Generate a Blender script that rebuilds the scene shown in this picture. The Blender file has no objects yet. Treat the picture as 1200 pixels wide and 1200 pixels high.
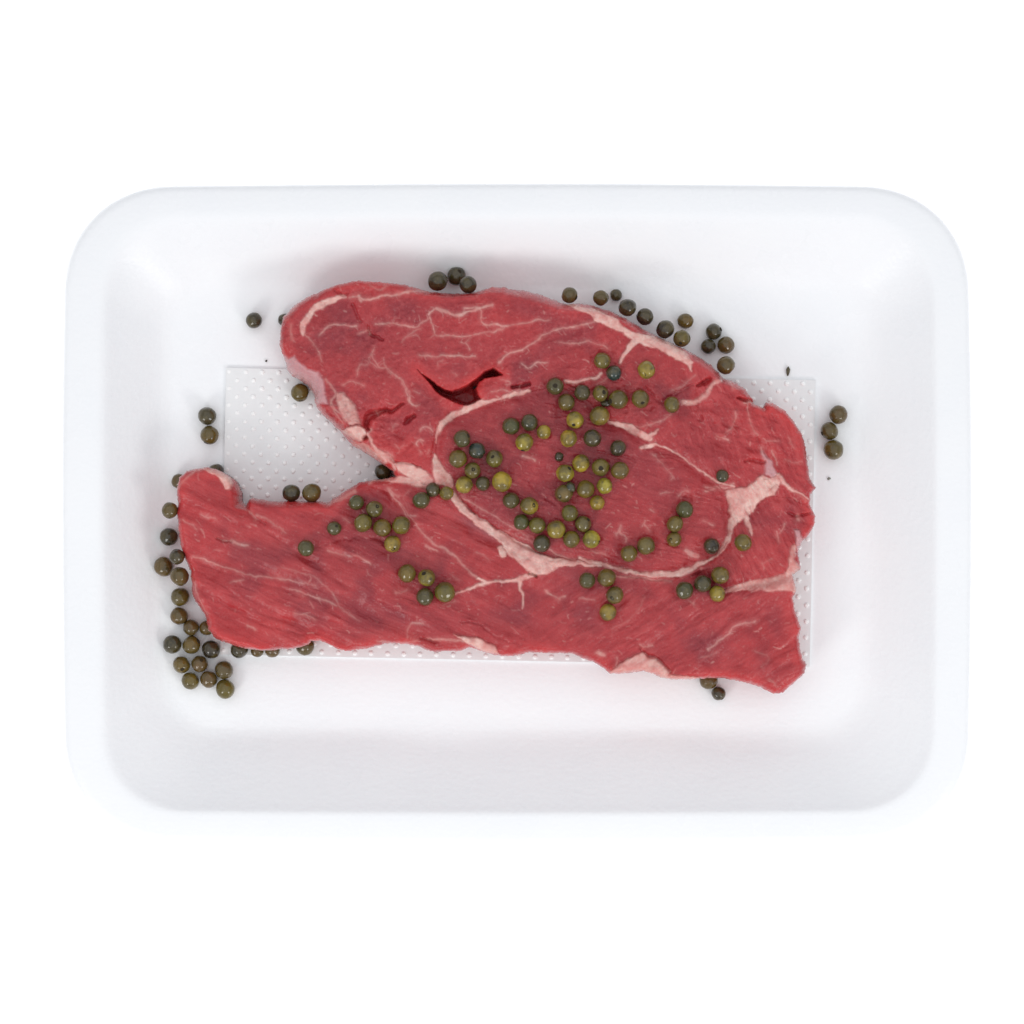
import bpy, bmesh, math, random
import numpy as np
from mathutils import Vector
random.seed(7)
SC = bpy.context.scene
S = 0.00025            # metres per photograph pixel on the table plane
D = 0.80               # camera height in metres

# ------------------------------------------------------------------ camera, world, lamps
cam_data = bpy.data.cameras.new("camera")
cam_data.sensor_width = 36.0
cam_data.lens = 36.0 * D / (1200 * S)
cam_data.clip_start = 0.01
cam_data.clip_end = 20.0
cam = bpy.data.objects.new("camera", cam_data)
cam.location = (0, 0, D)
SC.collection.objects.link(cam)
SC.camera = cam

world = bpy.data.worlds.new("World")
SC.world = world
world.use_nodes = True
bg = world.node_tree.nodes["Background"]
bg.inputs[0].default_value = (0.95, 0.98, 1.04, 1)
bg.inputs[1].default_value = 0.57

def area(name, loc, target, size, watts, col):
    l = bpy.data.lights.new(name, 'AREA')
    l.shape = 'SQUARE'; l.size = size; l.energy = watts; l.color = col
    o = bpy.data.objects.new(name, l)
    o.location = loc
    o.rotation_euler = (Vector(target) - Vector(loc)).to_track_quat('-Z', 'Y').to_euler()
    SC.collection.objects.link(o)
    return o
area("overhead_softbox", (0, 0.05, 1.5), (0, 0.05, 0), 3.2, 13.5, (1, 0.995, 0.985))
area("left_studio_lamp", (-0.50, -0.60, 0.50), (0, 0, 0.02), 0.25, 1.6, (1, 0.99, 0.97))
area("right_studio_lamp", (0.50, -0.60, 0.50), (0, 0, 0.02), 0.25, 1.6, (1, 0.99, 0.97))

SC.view_settings.view_transform = 'Standard'
SC.view_settings.look = 'None'
SC.view_settings.exposure = 0.05
SC.view_settings.gamma = 1
SC.cycles.max_bounces = 8
SC.cycles.caustics_reflective = False
SC.cycles.caustics_refractive = False
SC.cycles.use_denoising = True

# ------------------------------------------------------------------ helpers
def put(px, py, z):
    k = S * (D - z) / D
    return ((px - 600) * k, (600 - py) * k, z)

def link_mesh(name, me, mat=None, parent=None):
    me.name = name
    o = bpy.data.objects.new(name, me)
    SC.collection.objects.link(o)
    if mat: me.materials.append(mat)
    if parent: o.parent = parent
    return o

def thing(o, label, cat, group=None):
    o['label'] = label; o['category'] = cat
    if group: o['group'] = group
    return o

def structure(o):
    o['kind'] = 'structure'
    return o

def empty(name, loc):
    o = bpy.data.objects.new(name, None)
    o.location = loc
    o.empty_display_size = 0.005
    SC.collection.objects.link(o)
    return o

def np_mesh(name, V, F, smooth=True):
    V = np.asarray(V, np.float32); F = np.asarray(F, np.int32)
    me = bpy.data.meshes.new(name)
    me.vertices.add(len(V)); me.vertices.foreach_set('co', V.ravel())
    n = F.shape[1]
    me.loops.add(F.size); me.loops.foreach_set('vertex_index', F.ravel())
    me.polygons.add(len(F)); me.polygons.foreach_set('loop_start', np.arange(0, F.size, n, dtype=np.int32))
    me.polygons.foreach_set('loop_total', np.full(len(F), n, np.int32))
    me.update(calc_edges=True)
    if smooth: me.polygons.foreach_set('use_smooth', np.ones(len(F), bool))
    return me

class NT:
    def __init__(self, name):
        self.m = bpy.data.materials.new(name); self.m.use_nodes = True
        self.t = self.m.node_tree; self.b = self.t.nodes["Principled BSDF"]
    def n(self, typ, **kw):
        x = self.t.nodes.new(typ)
        for k, v in kw.items():
            if k.startswith('i_'):
                key = k[2:]
                x.inputs[int(key) if key.isdigit() else key].default_value = v
            else: setattr(x, k, v)
        return x
    def l(self, a, b): self.t.links.new(a, b)
    def noise(self, scale, detail=3, rough=0.55, vec=None):
        x = self.n('ShaderNodeTexNoise'); x.inputs['Scale'].default_value = scale
        x.inputs['Detail'].default_value = detail; x.inputs['Roughness'].default_value = rough
        if vec is not None: self.l(vec, x.inputs['Vector'])
        return x.outputs['Fac']
    def mix(self, f, a, b, mode='MIX'):
        x = self.n('ShaderNodeMix', data_type='RGBA', blend_type=mode)
        for s, v in ((x.inputs[0], f), (x.inputs[6], a), (x.inputs[7], b)):
            if hasattr(v, 'is_output'): self.l(v, s)
            elif isinstance(v, (int, float)): s.default_value = v
            else: s.default_value = (*v, 1)
        return x.outputs[2]
    def ramp(self, f, a, b, lo=0.0, hi=1.0):
        x = self.n('ShaderNodeMapRange'); self.l(f, x.inputs[0])
        x.inputs[1].default_value = a; x.inputs[2].default_value = b
        x.inputs[3].default_value = lo; x.inputs[4].default_value = hi
        return x.outputs[0]
    def math(self, op, a, b):
        x = self.n('ShaderNodeMath', operation=op)
        for s, v in ((x.inputs[0], a), (x.inputs[1], b)):
            if hasattr(v, 'is_output'): self.l(v, s)
            else: s.default_value = v
        return x.outputs[0]
    def attr(self, name):
        return self.n('ShaderNodeAttribute', attribute_name=name).outputs['Fac']
    def bump(self, h, dist, strength=1.0, prev=None):
        x = self.n('ShaderNodeBump'); self.l(h, x.inputs['Height'])
        x.inputs['Distance'].default_value = dist; x.inputs['Strength'].default_value = strength
        if prev is not None: self.l(prev, x.inputs['Normal'])
        return x.outputs[0]
    def set(self, **kw):
        for k, v in kw.items():
            key = k.replace('_', ' ')
            if hasattr(v, 'is_output'): self.l(v, self.b.inputs[key])
            else: self.b.inputs[key].default_value = v

# ------------------------------------------------------------------ materials
def mat_foam():
    t = NT("white_foam")
    co = t.n('ShaderNodeTexCoord').outputs['Object']
    mp = t.n('ShaderNodeMapping'); t.l(co, mp.inputs[0]); mp.inputs['Scale'].default_value = (0.35, 1.0, 1.0)
    streak = t.noise(900, 3, 0.6, mp.outputs[0])
    v = t.n('ShaderNodeTexVoronoi'); v.inputs['Scale'].default_value = 700; t.l(co, v.inputs['Vector'])
    big = t.noise(60, 3, 0.6, co)
    col = t.mix(t.ramp(big, 0.3, 0.7), (0.895, 0.902, 0.915), (0.91, 0.914, 0.922))
    nm = t.bump(streak, 0.00006, 0.7)
    nm = t.bump(v.outputs['Distance'], 0.00006, 0.7, nm)
    nm = t.bump(big, 0.0003, 0.4, nm)
    t.set(Base_Color=col, Roughness=t.ramp(big, 0.3, 0.7, 0.22, 0.36), Normal=nm)
    t.b.inputs['Specular IOR Level'].default_value = 0.28
    return t.m

def mat_simple(name, col, rough, spec=0.4):
    t = NT(name)
    co = t.n('ShaderNodeTexCoord').outputs['Object']
    f = t.noise(500, 3, 0.6, co)
    c = t.mix(f, tuple(x * 0.97 for x in col), tuple(min(1, x * 1.03) for x in col))
    t.set(Base_Color=c, Roughness=rough, Normal=t.bump(f, 0.0001, 0.6))
    t.b.inputs['Specular IOR Level'].default_value = spec
    return t

def mat_meat():
    t = NT("raw_beef")
    co = t.n('ShaderNodeTexCoord').outputs['Object']
    fat, pur, edg, mem, fib = (t.attr(a) for a in ('fat', 'purple', 'edge', 'membrane', 'fibre'))
    n1 = t.noise(170, 4, 0.6, co); n2 = t.noise(700, 4, 0.65, co); n3 = t.noise(2600, 2, 0.6, co)
    red = t.mix(t.ramp(n1, 0.3, 0.7), (0.365, 0.026, 0.031), (0.465, 0.045, 0.050))
    red = t.mix(pur, red, (0.265, 0.024, 0.034))
    red = t.mix(edg, red, (0.58, 0.040, 0.040))
    red = t.mix(t.ramp(fib, 0.45, 0.95, 0, 0.26), red, (0.58, 0.11, 0.11))
    red = t.mix(t.ramp(fib, 0.5, 0.1, 0, 0.26), red, (0.23, 0.012, 0.018))
    red = t.mix(t.ramp(n2, 0.56, 0.8, 0, 0.16), red, (0.62, 0.13, 0.12))
    red = t.mix(t.ramp(n3, 0.60, 0.8, 0, 0.12), red, (0.66, 0.2, 0.18))
    red = t.mix(t.math('MULTIPLY', mem, 0.85), red, t.mix(n2, (0.52, 0.24, 0.26), (0.66, 0.40, 0.40)))
    fatc = t.mix(t.ramp(n2, 0.35, 0.7), (0.77, 0.44, 0.38), (0.84, 0.60, 0.53))
    fatc = t.mix(t.ramp(n1, 0.42, 0.62, 0, 0.45), fatc, (0.72, 0.30, 0.27))
    fatc = t.mix(t.ramp(fib, 0.52, 0.8, 0, 0.42), fatc, (0.66, 0.24, 0.22))
    col = t.mix(t.ramp(fat, 0.0, 0.95, 0, 0.93), red, fatc)
    nm = t.bump(n2, 0.00018, 0.6)
    nm = t.bump(n1, 0.0010, 0.5, nm)
    nm = t.bump(n3, 0.00007, 0.7, nm)
    nm = t.bump(fib, 0.0002, 0.5, nm)
    t.set(Base_Color=col, Roughness=t.ramp(n2, 0.3, 0.7, 0.19, 0.32), Normal=nm)
    t.b.inputs['Specular IOR Level'].default_value = 0.25
    wet = t.noise(260, 4, 0.6, co)
    t.b.inputs['Coat Weight'].default_value = 0.5
    t.b.inputs['Coat Roughness'].default_value = 0.10
    t.b.inputs['Coat IOR'].default_value = 1.35
    t.l(t.bump(fib, 0.0004, 0.6, t.bump(wet, 0.0018, 0.9)), t.b.inputs['Coat Normal'])
    t.b.inputs['Subsurface Weight'].default_value = 0.22
    t.b.inputs['Subsurface Radius'].default_value = (1.0, 0.25, 0.2)
    t.b.inputs['Subsurface Scale'].default_value = 0.0011
    return t.m

def mat_pepper():
    t = NT("pickled_peppercorn_skin")
    co = t.n('ShaderNodeTexCoord').outputs['Object']
    oi = t.n('ShaderNodeObjectInfo')
    off = t.n('ShaderNodeVectorMath', operation='ADD'); t.l(co, off.inputs[0])
    cb = t.n('ShaderNodeCombineXYZ'); t.l(t.math('MULTIPLY', oi.outputs['Random'], 3.0), cb.inputs[0]); t.l(cb.outputs[0], off.inputs[1])
    v = off.outputs[0]
    n1 = t.noise(280, 3, 0.6, v); n2 = t.noise(1300, 4, 0.65, v); n3 = t.noise(500, 2, 0.5, v)
    c = t.mix(t.ramp(n1, 0.36, 0.62, 0, 0.8), oi.outputs['Color'], (0.085, 0.064, 0.022))
    c = t.mix(t.ramp(n2, 0.55, 0.8, 0, 0.35), c, (0.26, 0.21, 0.08))
    c = t.mix(t.ramp(n3, 0.62, 0.74, 0, 0.6), c, (0.045, 0.035, 0.022))
    nm = t.bump(n2, 0.00008, 0.7)
    nm = t.bump(n3, 0.0003, 0.4, nm)
    t.set(Base_Color=c, Roughness=t.ramp(n1, 0.3, 0.7, 0.09, 0.17), Normal=nm)
    t.b.inputs['Specular IOR Level'].default_value = 0.38
    t.b.inputs['Coat Weight'].default_value = 0.4
    t.b.inputs['Coat Roughness'].default_value = 0.05
    t.l(t.bump(n3, 0.00012, 0.3), t.b.inputs['Coat Normal'])
    return t.m

M_FOAM = mat_foam()
M_PAD = mat_simple("absorbent_pad_film", (0.82, 0.825, 0.825), 0.42, 0.3).m
M_DOT = mat_simple("absorbent_pad_dot", (0.93, 0.93, 0.92), 0.45, 0.4).m
M_MEAT = mat_meat()
M_PEP = mat_pepper()
M_DARK = mat_simple("dark_pepper_scar", (0.035, 0.026, 0.016), 0.6, 0.15).m

# ------------------------------------------------------------------ setting: white backdrop, glow added to keep it bright and shadowless
tb = NT("white_glow_backdrop")
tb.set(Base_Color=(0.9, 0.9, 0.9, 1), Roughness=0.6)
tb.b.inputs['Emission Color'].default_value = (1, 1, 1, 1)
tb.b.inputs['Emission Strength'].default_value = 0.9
me = np_mesh("backdrop", [(-1.2, -1.2, 0), (1.2, -1.2, 0), (1.2, 1.2, 0), (-1.2, 1.2, 0)], [(0, 1, 2, 3)], False)
structure(link_mesh("backdrop", me, tb.m))

# ------------------------------------------------------------------ foam tray
FLOOR = 0.003
def ring_pts(x0, x1, y0, y1, r, z_mm, bulge=0.0, nc=26, ns=30):
    """rounded rectangle, edges given in photograph pixels; returned counter-clockwise in metres"""
    out = []
    cs = [(x1 - r, y0 + r, 0), (x0 + r, y0 + r, 90), (x0 + r, y1 - r, 180), (x1 - r, y1 - r, 270)]
    e = 2.15
    arcs = []
    for cx, cy, a0 in cs:
        arc = []
        for i in range(nc + 1):
            a = math.radians(a0 + 90 * i / nc)
            c, s = math.cos(a), math.sin(a)
            arc.append((cx + r * math.copysign(abs(c) ** (2 / e), c), cy - r * math.copysign(abs(s) ** (2 / e), s)))
        arcs.append(arc)
    for k in range(4):
        a = arcs[k]; b = arcs[(k + 1) % 4][0]
        out += a
        p = a[-1]
        for i in range(1, ns):
            u = i / ns; w = bulge * 4 * u * (1 - u)
            qx = p[0] + (b[0] - p[0]) * u; qy = p[1] + (b[1] - p[1]) * u
            if k == 0: qy -= w
            if k == 1: qx -= w
            if k == 2: qy += w
            if k == 3: qx += w
            out.append((qx, qy))
    z = z_mm / 1000
    return [put(x, y, z) for x, y in out]

#        x0   x1    y0   y1   r    z(mm)  bulge
prof = [(300, 900, 430, 760, 30, 3.0, 0),
        (222, 985, 356, 836, 50, 3.0, 0),
        (206, 1002, 341, 850, 58, 3.15, 1),
        (197, 1011, 334, 858, 63, 3.9, 1),
        (187, 1021, 325, 867, 68, 5.7, 1.5),
        (176, 1034, 314, 880, 74, 9.0, 2),
        (160, 1052, 299, 900, 82, 14.0, 2),
        (143, 1071, 281, 923, 90, 19.5, 2),
        (132, 1083, 269, 937, 95, 23.2, 2),
        (126, 1090, 262, 945, 98, 25.2, 2),
        (121, 1094, 257, 949, 101, 26.4, 2),
        (116, 1098, 252, 952, 104, 27.0, 2),
        (110, 1103, 247, 956, 107, 27.2, 2),
        (98, 1114, 237, 966, 116, 27.15, 2.5),
        (86, 1126, 227, 978, 124, 27.0, 3),
        (78, 1133.5, 220.5, 985.5, 129, 26.5, 3),
        (75, 1136.5, 218, 988.5, 131, 24.8, 3),
        (74.5, 1137, 217.5, 989, 131, 22.4, 3),
        (77, 1134.5, 220, 986.5, 130, 21.4, 3),
        (88, 1124, 230, 976, 122, 21.8, 3),
        (104, 1108, 243, 962, 110, 22.6, 2),
        (114, 1100, 254, 950, 102, 21.5, 2),
        (150, 1062, 290, 912, 84, 10.0, 2),
        (176, 1034, 316, 880, 66, 1.6, 2),
        (190, 1020, 330, 866, 56, 0.2, 1),
        (300, 900, 430, 760, 30, 0.2, 0)]
def build_tray():
    Z = lambda z: z if z < 3 else 3 + (z - 3) * 0.56
    rings = [ring_pts(x0, x1, y0, y1, r, Z(z), b) for x0, x1, y0, y1, r, z, b in prof]
    n = len(rings[0])
    V = [p for r in rings for p in r]
    # slight hand-made unevenness of thermoformed foam
    V = np.array(V)
    a = np.arctan2(V[:, 1], V[:, 0])
    V[:, 2] += np.where(V[:, 2] > 0.004, 0.00022 * np.sin(a * 5 + 1) + 0.00015 * np.sin(a * 11), 0)
    F = []
    for k in range(len(rings) - 1):
        for i in range(n):
            j = (i + 1) % n
            F.append((k * n + i, k * n + j, (k + 1) * n + j, (k + 1) * n + i))
    me = bpy.data.meshes.new("foam_tray")
    F.append(tuple(range(n)))
    F.append(tuple(reversed(range((len(rings) - 1) * n, len(rings) * n))))
    me.from_pydata([tuple(v) for v in V], [], F)
    bm = bmesh.new(); bm.from_mesh(me)
    bmesh.ops.recalc_face_normals(bm, faces=bm.faces)
    for f in bm.faces: f.smooth = True
    bm.to_mesh(me); bm.free()
    o = link_mesh("foam_tray", me, M_FOAM)
    thing(o, "white rounded rectangular foam meat tray with wide turned-down rim", "tray")
build_tray()

# ------------------------------------------------------------------ absorbent pad with raised dots
PAD_T = 0.0005
def build_pad():
    ang = math.radians(1.2)
    ca, sa = math.cos(ang), math.sin(ang)
    org = (265.0, 431.0); W, H = 691.0, 336.0
    def P(u, v, z): return put(org[0] + u * ca - v * sa, org[1] + u * sa + v * ca, z)
    e = empty("absorbent_pad", put(600, 600, FLOOR))
    thing(e, "thin greyish rectangular absorbent pad with white raised dots under the beef", "pad")
    inv = Vector(e.location)
    nu, nv = 92, 46
    rnd = np.random.RandomState(3)
    ph = rnd.rand(6) * 6
    def lift(u, v):
        return 0.00010 * (math.sin(u / 37 + ph[0]) + math.sin(v / 29 + ph[1]) + math.sin((u + v) / 55 + ph[2])) + 0.0003
    V = []; F = []
    zb = FLOOR + 0.00006
    for j in range(nv + 1):
        for i in range(nu + 1):
            u = W * i / nu; v = H * j / nv
            V.append(Vector(P(u, v, FLOOR + PAD_T + lift(u, v))) - inv)
    nt = len(V)
    for j in range(nv + 1):
        for i in range(nu + 1):
            V.append(Vector(P(W * i / nu, H * j / nv, zb)) - inv)
    g = lambda i, j: j * (nu + 1) + i
    for j in range(nv):
        for i in range(nu):
            F.append((g(i, j), g(i, j + 1), g(i + 1, j + 1), g(i + 1, j)))
            F.append((nt + g(i, j), nt + g(i + 1, j), nt + g(i + 1, j + 1), nt + g(i, j + 1)))
    for i in range(nu):
        F.append((g(i, 0), g(i + 1, 0), nt + g(i + 1, 0), nt + g(i, 0)))
        F.append((g(i + 1, nv), g(i, nv), nt + g(i, nv), nt + g(i + 1, nv)))
    for j in range(nv):
        F.append((g(0, j + 1), g(0, j), nt + g(0, j), nt + g(0, j + 1)))
        F.append((g(nu, j), g(nu, j + 1), nt + g(nu, j + 1), nt + g(nu, j)))
    me = bpy.data.meshes.new("film_sheet"); me.from_pydata([tuple(v) for v in V], [], F)
    link_mesh("film_sheet", me, M_PAD, e)
    V = []; F = []
    row = 0; v = 4.5
    while v < H - 3:
        u = 4.0 + (9.6 if row % 2 else 0) + 0.0
        while u < W - 3:
            uu = u + rnd.uniform(-.4, .4); vv = v + rnd.uniform(-.4, .4)
            fade = min(1, max(0.25, (u + 2) / 40)) * rnd.uniform(0.9, 1.1)
            r = 3.0 * (0.8 + 0.2 * fade)
            hgt = 0.00036 * fade
            c = np.array(Vector(P(uu, vv, FLOOR + PAD_T + lift(uu, vv))) - inv)
            b0 = len(V); ns = 12
            for rr, hh in ((1.0, -0.00008), (0.86, hgt * 0.55), (0.5, hgt * 0.93)):
                for k in range(ns):
                    a = 2 * math.pi * k / ns
                    V.append((c[0] + r * S * rr * math.cos(a), c[1] + r * S * rr * math.sin(a), c[2] + hh))
            V.append((c[0], c[1], c[2] + hgt))
            for q in range(2):
                for k in range(ns):
                    k2 = (k + 1) % ns
                    F.append((b0 + q * ns + k, b0 + q * ns + k2, b0 + (q + 1) * ns + k2, b0 + (q + 1) * ns + k))
            for k in range(ns):
                F.append((b0 + 2 * ns + k, b0 + 2 * ns + (k + 1) % ns, b0 + 3 * ns))
            u += 19.2
        v += 9.6; row += 1
    me = bpy.data.meshes.new("raised_dots"); me.from_pydata(V, [], F)
    for p in me.polygons: p.use_smooth = True
    o = link_mesh("raised_dots", me, M_DOT, e)
    o['kind'] = 'stuff'
build_pad()

# ------------------------------------------------------------------ beef: fields on a photograph-pixel grid
X0, X1, Y0, Y1 = 192, 972, 312, 828
XS = np.arange(X0, X1 + 1, dtype=np.float32); YS = np.arange(Y0, Y1 + 1, dtype=np.float32)
GX, GY = np.meshgrid(XS, YS)
NXg, NYg = len(XS), len(YS)
rng = np.random.RandomState(11)

def vnoise(x, y, seed):
    r = np.random.RandomState(seed); T = r.rand(256, 256).astype(np.float32)
    xi = np.floor(x).astype(np.int32); yi = np.floor(y).astype(np.int32)
    fx = x - xi; fy = y - yi
    fx = fx * fx * (3 - 2 * fx); fy = fy * fy * (3 - 2 * fy)
    a = T[yi & 255, xi & 255]; b = T[yi & 255, (xi + 1) & 255]
    c = T[(yi + 1) & 255, xi & 255]; d = T[(yi + 1) & 255, (xi + 1) & 255]
    return (a * (1 - fx) + b * fx) * (1 - fy) + (c * (1 - fx) + d * fx) * fy
def fbm(x, y, seed, oct=4, g=0.5):
    s = 0; a = 1; t = 0
    for o in range(oct):
        s = s + a * vnoise(x * 2 ** o + 17.3 * o, y * 2 ** o + 9.1 * o, seed + o); t += a; a *= g
    return s / t
def sstep(x): 
    x = np.clip(x, 0, 1); return x * x * (3 - 2 * x)

CR = dict(A=(180, 300, 4), B=(420, 300, 4), C=(700, 300, 4), D=(170, 530, 4), E=(430, 530, 4), F=(680, 530, 4),
          G=(470, 410, 8), H=(640, 410, 8), I=(600, 540, 8), J=(840, 440, 4.615), K=(380, 460, 8), P=(0, 0, 1))
def cp(crop, *pts):
    ox, oy, k = CR[crop]
    return [(ox + x / k, oy + y / k) for x, y in pts]

WX = GX + 5.0 * (fbm(GX / 10, GY / 10, 100, 3) - 0.5) + 0.6 * (vnoise(GX / 2.5, GY / 2.5, 140) - 0.5)
WY = GY + 5.0 * (fbm(GX / 10, GY / 10, 120, 3) - 0.5) + 0.6 * (vnoise(GX / 2.5, GY / 2.5, 141) - 0.5)

def smooth(pts, w):
    if len(pts) < 3: return pts, w
    P = [pts[0]] + list(pts) + [pts[-1]]; W = [w[0]] + list(w) + [w[-1]]
    op = []; ow = []
    for i in range(1, len(P) - 2):
        for k in range(4):
            t = k / 4
            def cr(a, b, c, d): return 0.5 * (2 * b + (c - a) * t + (2 * a - 5 * b + 4 * c - d) * t * t + (3 * b - a - 3 * c + d) * t ** 3)
            op.append((cr(P[i-1][0], P[i][0], P[i+1][0], P[i+2][0]), cr(P[i-1][1], P[i][1], P[i+1][1], P[i+2][1])))
            ow.append(W[i] + (W[i+1] - W[i]) * t)
    op.append(pts[-1]); ow.append(w[-1])
    return op, ow

def stroke(field, pts, w, val=1.0, soft=1.9, warp=True):
    """paint a tapering line into field; w is one half-width or one per point, in pixels"""
    if not hasattr(w, '__len__'): w = [w] * len(pts)
    pts, w = smooth(pts, w)
    for (ax, ay), (bx, by), wa, wb in zip(pts[:-1], pts[1:], w[:-1], w[1:]):
        m = max(wa, wb) + soft + 5
        i0 = int(max(0, min(ax, bx) - m - X0)); i1 = int(min(NXg, max(ax, bx) + m - X0 + 1))
        j0 = int(max(0, min(ay, by) - m - Y0)); j1 = int(min(NYg, max(ay, by) + m - Y0 + 1))
        if i1 <= i0 or j1 <= j0: continue
        x = (WX if warp else GX)[j0:j1, i0:i1]; y = (WY if warp else GY)[j0:j1, i0:i1]
        dx, dy = bx - ax, by - ay; L = dx * dx + dy * dy + 1e-6
        t = np.clip(((x - ax) * dx + (y - ay) * dy) / L, 0, 1)
        d = np.hypot(x - ax - t * dx, y - ay - t * dy)
        ww = wa + (wb - wa) * t
        f = val * sstep((ww - d) / (2 * soft) + 0.5)
        np.maximum(field[j0:j1, i0:i1], f, out=field[j0:j1, i0:i1])

def sdf_poly(pts, x, y):
    """signed distance, positive inside"""
    d = np.full(x.shape, 1e9, np.float32); inside = np.zeros(x.shape, bool)
    n = len(pts)
    for i in range(n):
        ax, ay = pts[i]; bx, by = pts[(i + 1) % n]
        dx, dy = bx - ax, by - ay; L = dx * dx + dy * dy + 1e-9
        t = np.clip(((x - ax) * dx + (y - ay) * dy) / L, 0, 1)
        np.minimum(d, (x - ax - t * dx) ** 2 + (y - ay - t * dy) ** 2, out=d)
        if ay != by:
            c = ((ay > y) != (by > y)) & (x < (bx - ax) * (y - ay) / (by - ay) + ax)
            inside ^= c
    d = np.sqrt(d)
    return np.where(inside, d, -d)

def blob(field, pts, val=1.0, soft=2.2):
    xs = [p[0] for p in pts]; ys = [p[1] for p in pts]; m = soft + 6
    i0 = int(max(0, min(xs) - m - X0)); i1 = int(min(NXg, max(xs) + m - X0 + 1))
    j0 = int(max(0, min(ys) - m - Y0)); j1 = int(min(NYg, max(ys) + m - Y0 + 1))
    s = sdf_poly(pts, WX[j0:j1, i0:i1], WY[j0:j1, i0:i1])
    f = val * sstep(s / (2 * soft) + 0.5)
    np.maximum(field[j0:j1, i0:i1], f, out=field[j0:j1, i0:i1])

OUT = (cp('A', (592, 330), (600, 280), (640, 235), (700, 190), (780, 155), (860, 128), (940, 114))
  + [(420, 328), (435, 329), (470, 332), (502, 339), (525, 341), (555, 340), (575, 335), (592, 334), (595, 336), (615, 338), (635, 343),
     (655, 351), (665, 354), (680, 353), (695, 355), (715, 361), (737, 372), (757, 384), (782, 396), (802, 406), (820, 416), (835, 426),
     (845, 436), (850, 442), (865, 447), (875, 455), (884, 466), (885, 472), (896, 477), (899, 471), (907, 471), (920, 480), (932, 495),
     (940, 507), (945, 520), (947, 537), (950, 560), (957, 571), (951, 579), (951, 592), (957, 605), (956, 614), (950, 626), (941, 635),
     (936, 647), (940, 667), (930, 674), (934, 692), (930, 702), (934, 720), (940, 737), (937, 747), (939, 762), (942, 772), (947, 779),
     (944, 790), (932, 801), (920, 812), (907, 814), (892, 806), (872, 800), (850, 796), (817, 796), (792, 797), (775, 795), (765, 790),
     (755, 787), (740, 789), (725, 790), (715, 790), (705, 782), (695, 776), (670, 767), (645, 766), (620, 765), (605, 769), (590, 770),
     (577, 768), (565, 764), (550, 759), (540, 764), (522, 764), (505, 764), (492, 759), (475, 755), (455, 754), (438, 758), (427, 761), (407, 764),
     (395, 762), (385, 756), (375, 752), (364, 751), (361, 756), (350, 759), (340, 761), (310, 763), (290, 761), (270, 756), (252, 750),
     (242, 739), (237, 721), (227, 707), (222, 697), (220, 670), (214, 655), (210, 642), (207, 617), (206, 595), (206, 575), (209, 559), (217, 552), (227, 549),
     (242, 547), (255, 551), (265, 556), (275, 564), (280, 577), (281, 589), (286, 592), (289, 585), (294, 583), (300, 584), (312, 587), (330, 587),
     (350, 587), (370, 587), (382, 589), (395, 581), (410, 571), (420, 565), (437, 562), (452, 560), (462, 558), (460, 552)]
  + [(457, 550), (445, 542), (435, 536), (423, 528), (412, 522), (404, 513), (397, 505), (387, 495), (377, 486), (369, 477), (366, 468), (365, 460), (359, 451),
     (352, 446), (345, 442), (340, 440), (334, 432), (331, 417), (327, 405), (327, 395)])
WOX = GX + 1.6 * (fbm(GX / 5, GY / 5, 300, 3) - 0.5)
WOY = GY + 1.6 * (fbm(GX / 5, GY / 5, 320, 3) - 0.5)
SD = sdf_poly(OUT, WOX, WOY)
HOLE = cp('G', (655, 352), (688, 330), (706, 326), (704, 344), (684, 352))
SD = np.minimum(SD, -sdf_poly(HOLE, GX, GY))

EYE = [(640, 455), (610, 462), (580, 470), (550, 477), (530, 487), (517, 500), (511, 520), (511, 535), (520, 555), (532, 578), (545, 597),
       (562, 612), (580, 622), (598, 632), (615, 640), (640, 648), (665, 655), (680, 657), (705, 661), (730, 667), (755, 672), (780, 673),
       (800, 669), (817, 661), (830, 655), (845, 645), (853, 632), (856, 615), (853, 595), (850, 577), (840, 566), (825, 555), (807, 542),
       (787, 530), (770, 524), (758, 520), (745, 510), (735, 500), (715, 495), (700, 480), (680, 462), (665, 455)]
LOW = [(400, 575), (435, 562), (460, 561), (490, 568), (520, 577), (535, 588)] + EYE[10:23] + [(830, 675), (852, 690), (880, 685), (905, 680),
       (945, 668), (1000, 668), (1000, 900), (150, 900), (150, 500), (300, 500), (330, 560)]
RGT = [(853, 632), (856, 615), (875, 607), (888, 592), (900, 582), (925, 583), (960, 600), (1000, 668), (945, 668), (905, 680), (880, 685),
       (852, 690), (830, 675), (800, 669), (817, 661), (830, 655), (845, 645)]
sE = sdf_poly(EYE, GX, GY); sL = sdf_poly(LOW, GX, GY); sR = sdf_poly(RGT, GX, GY)

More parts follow.
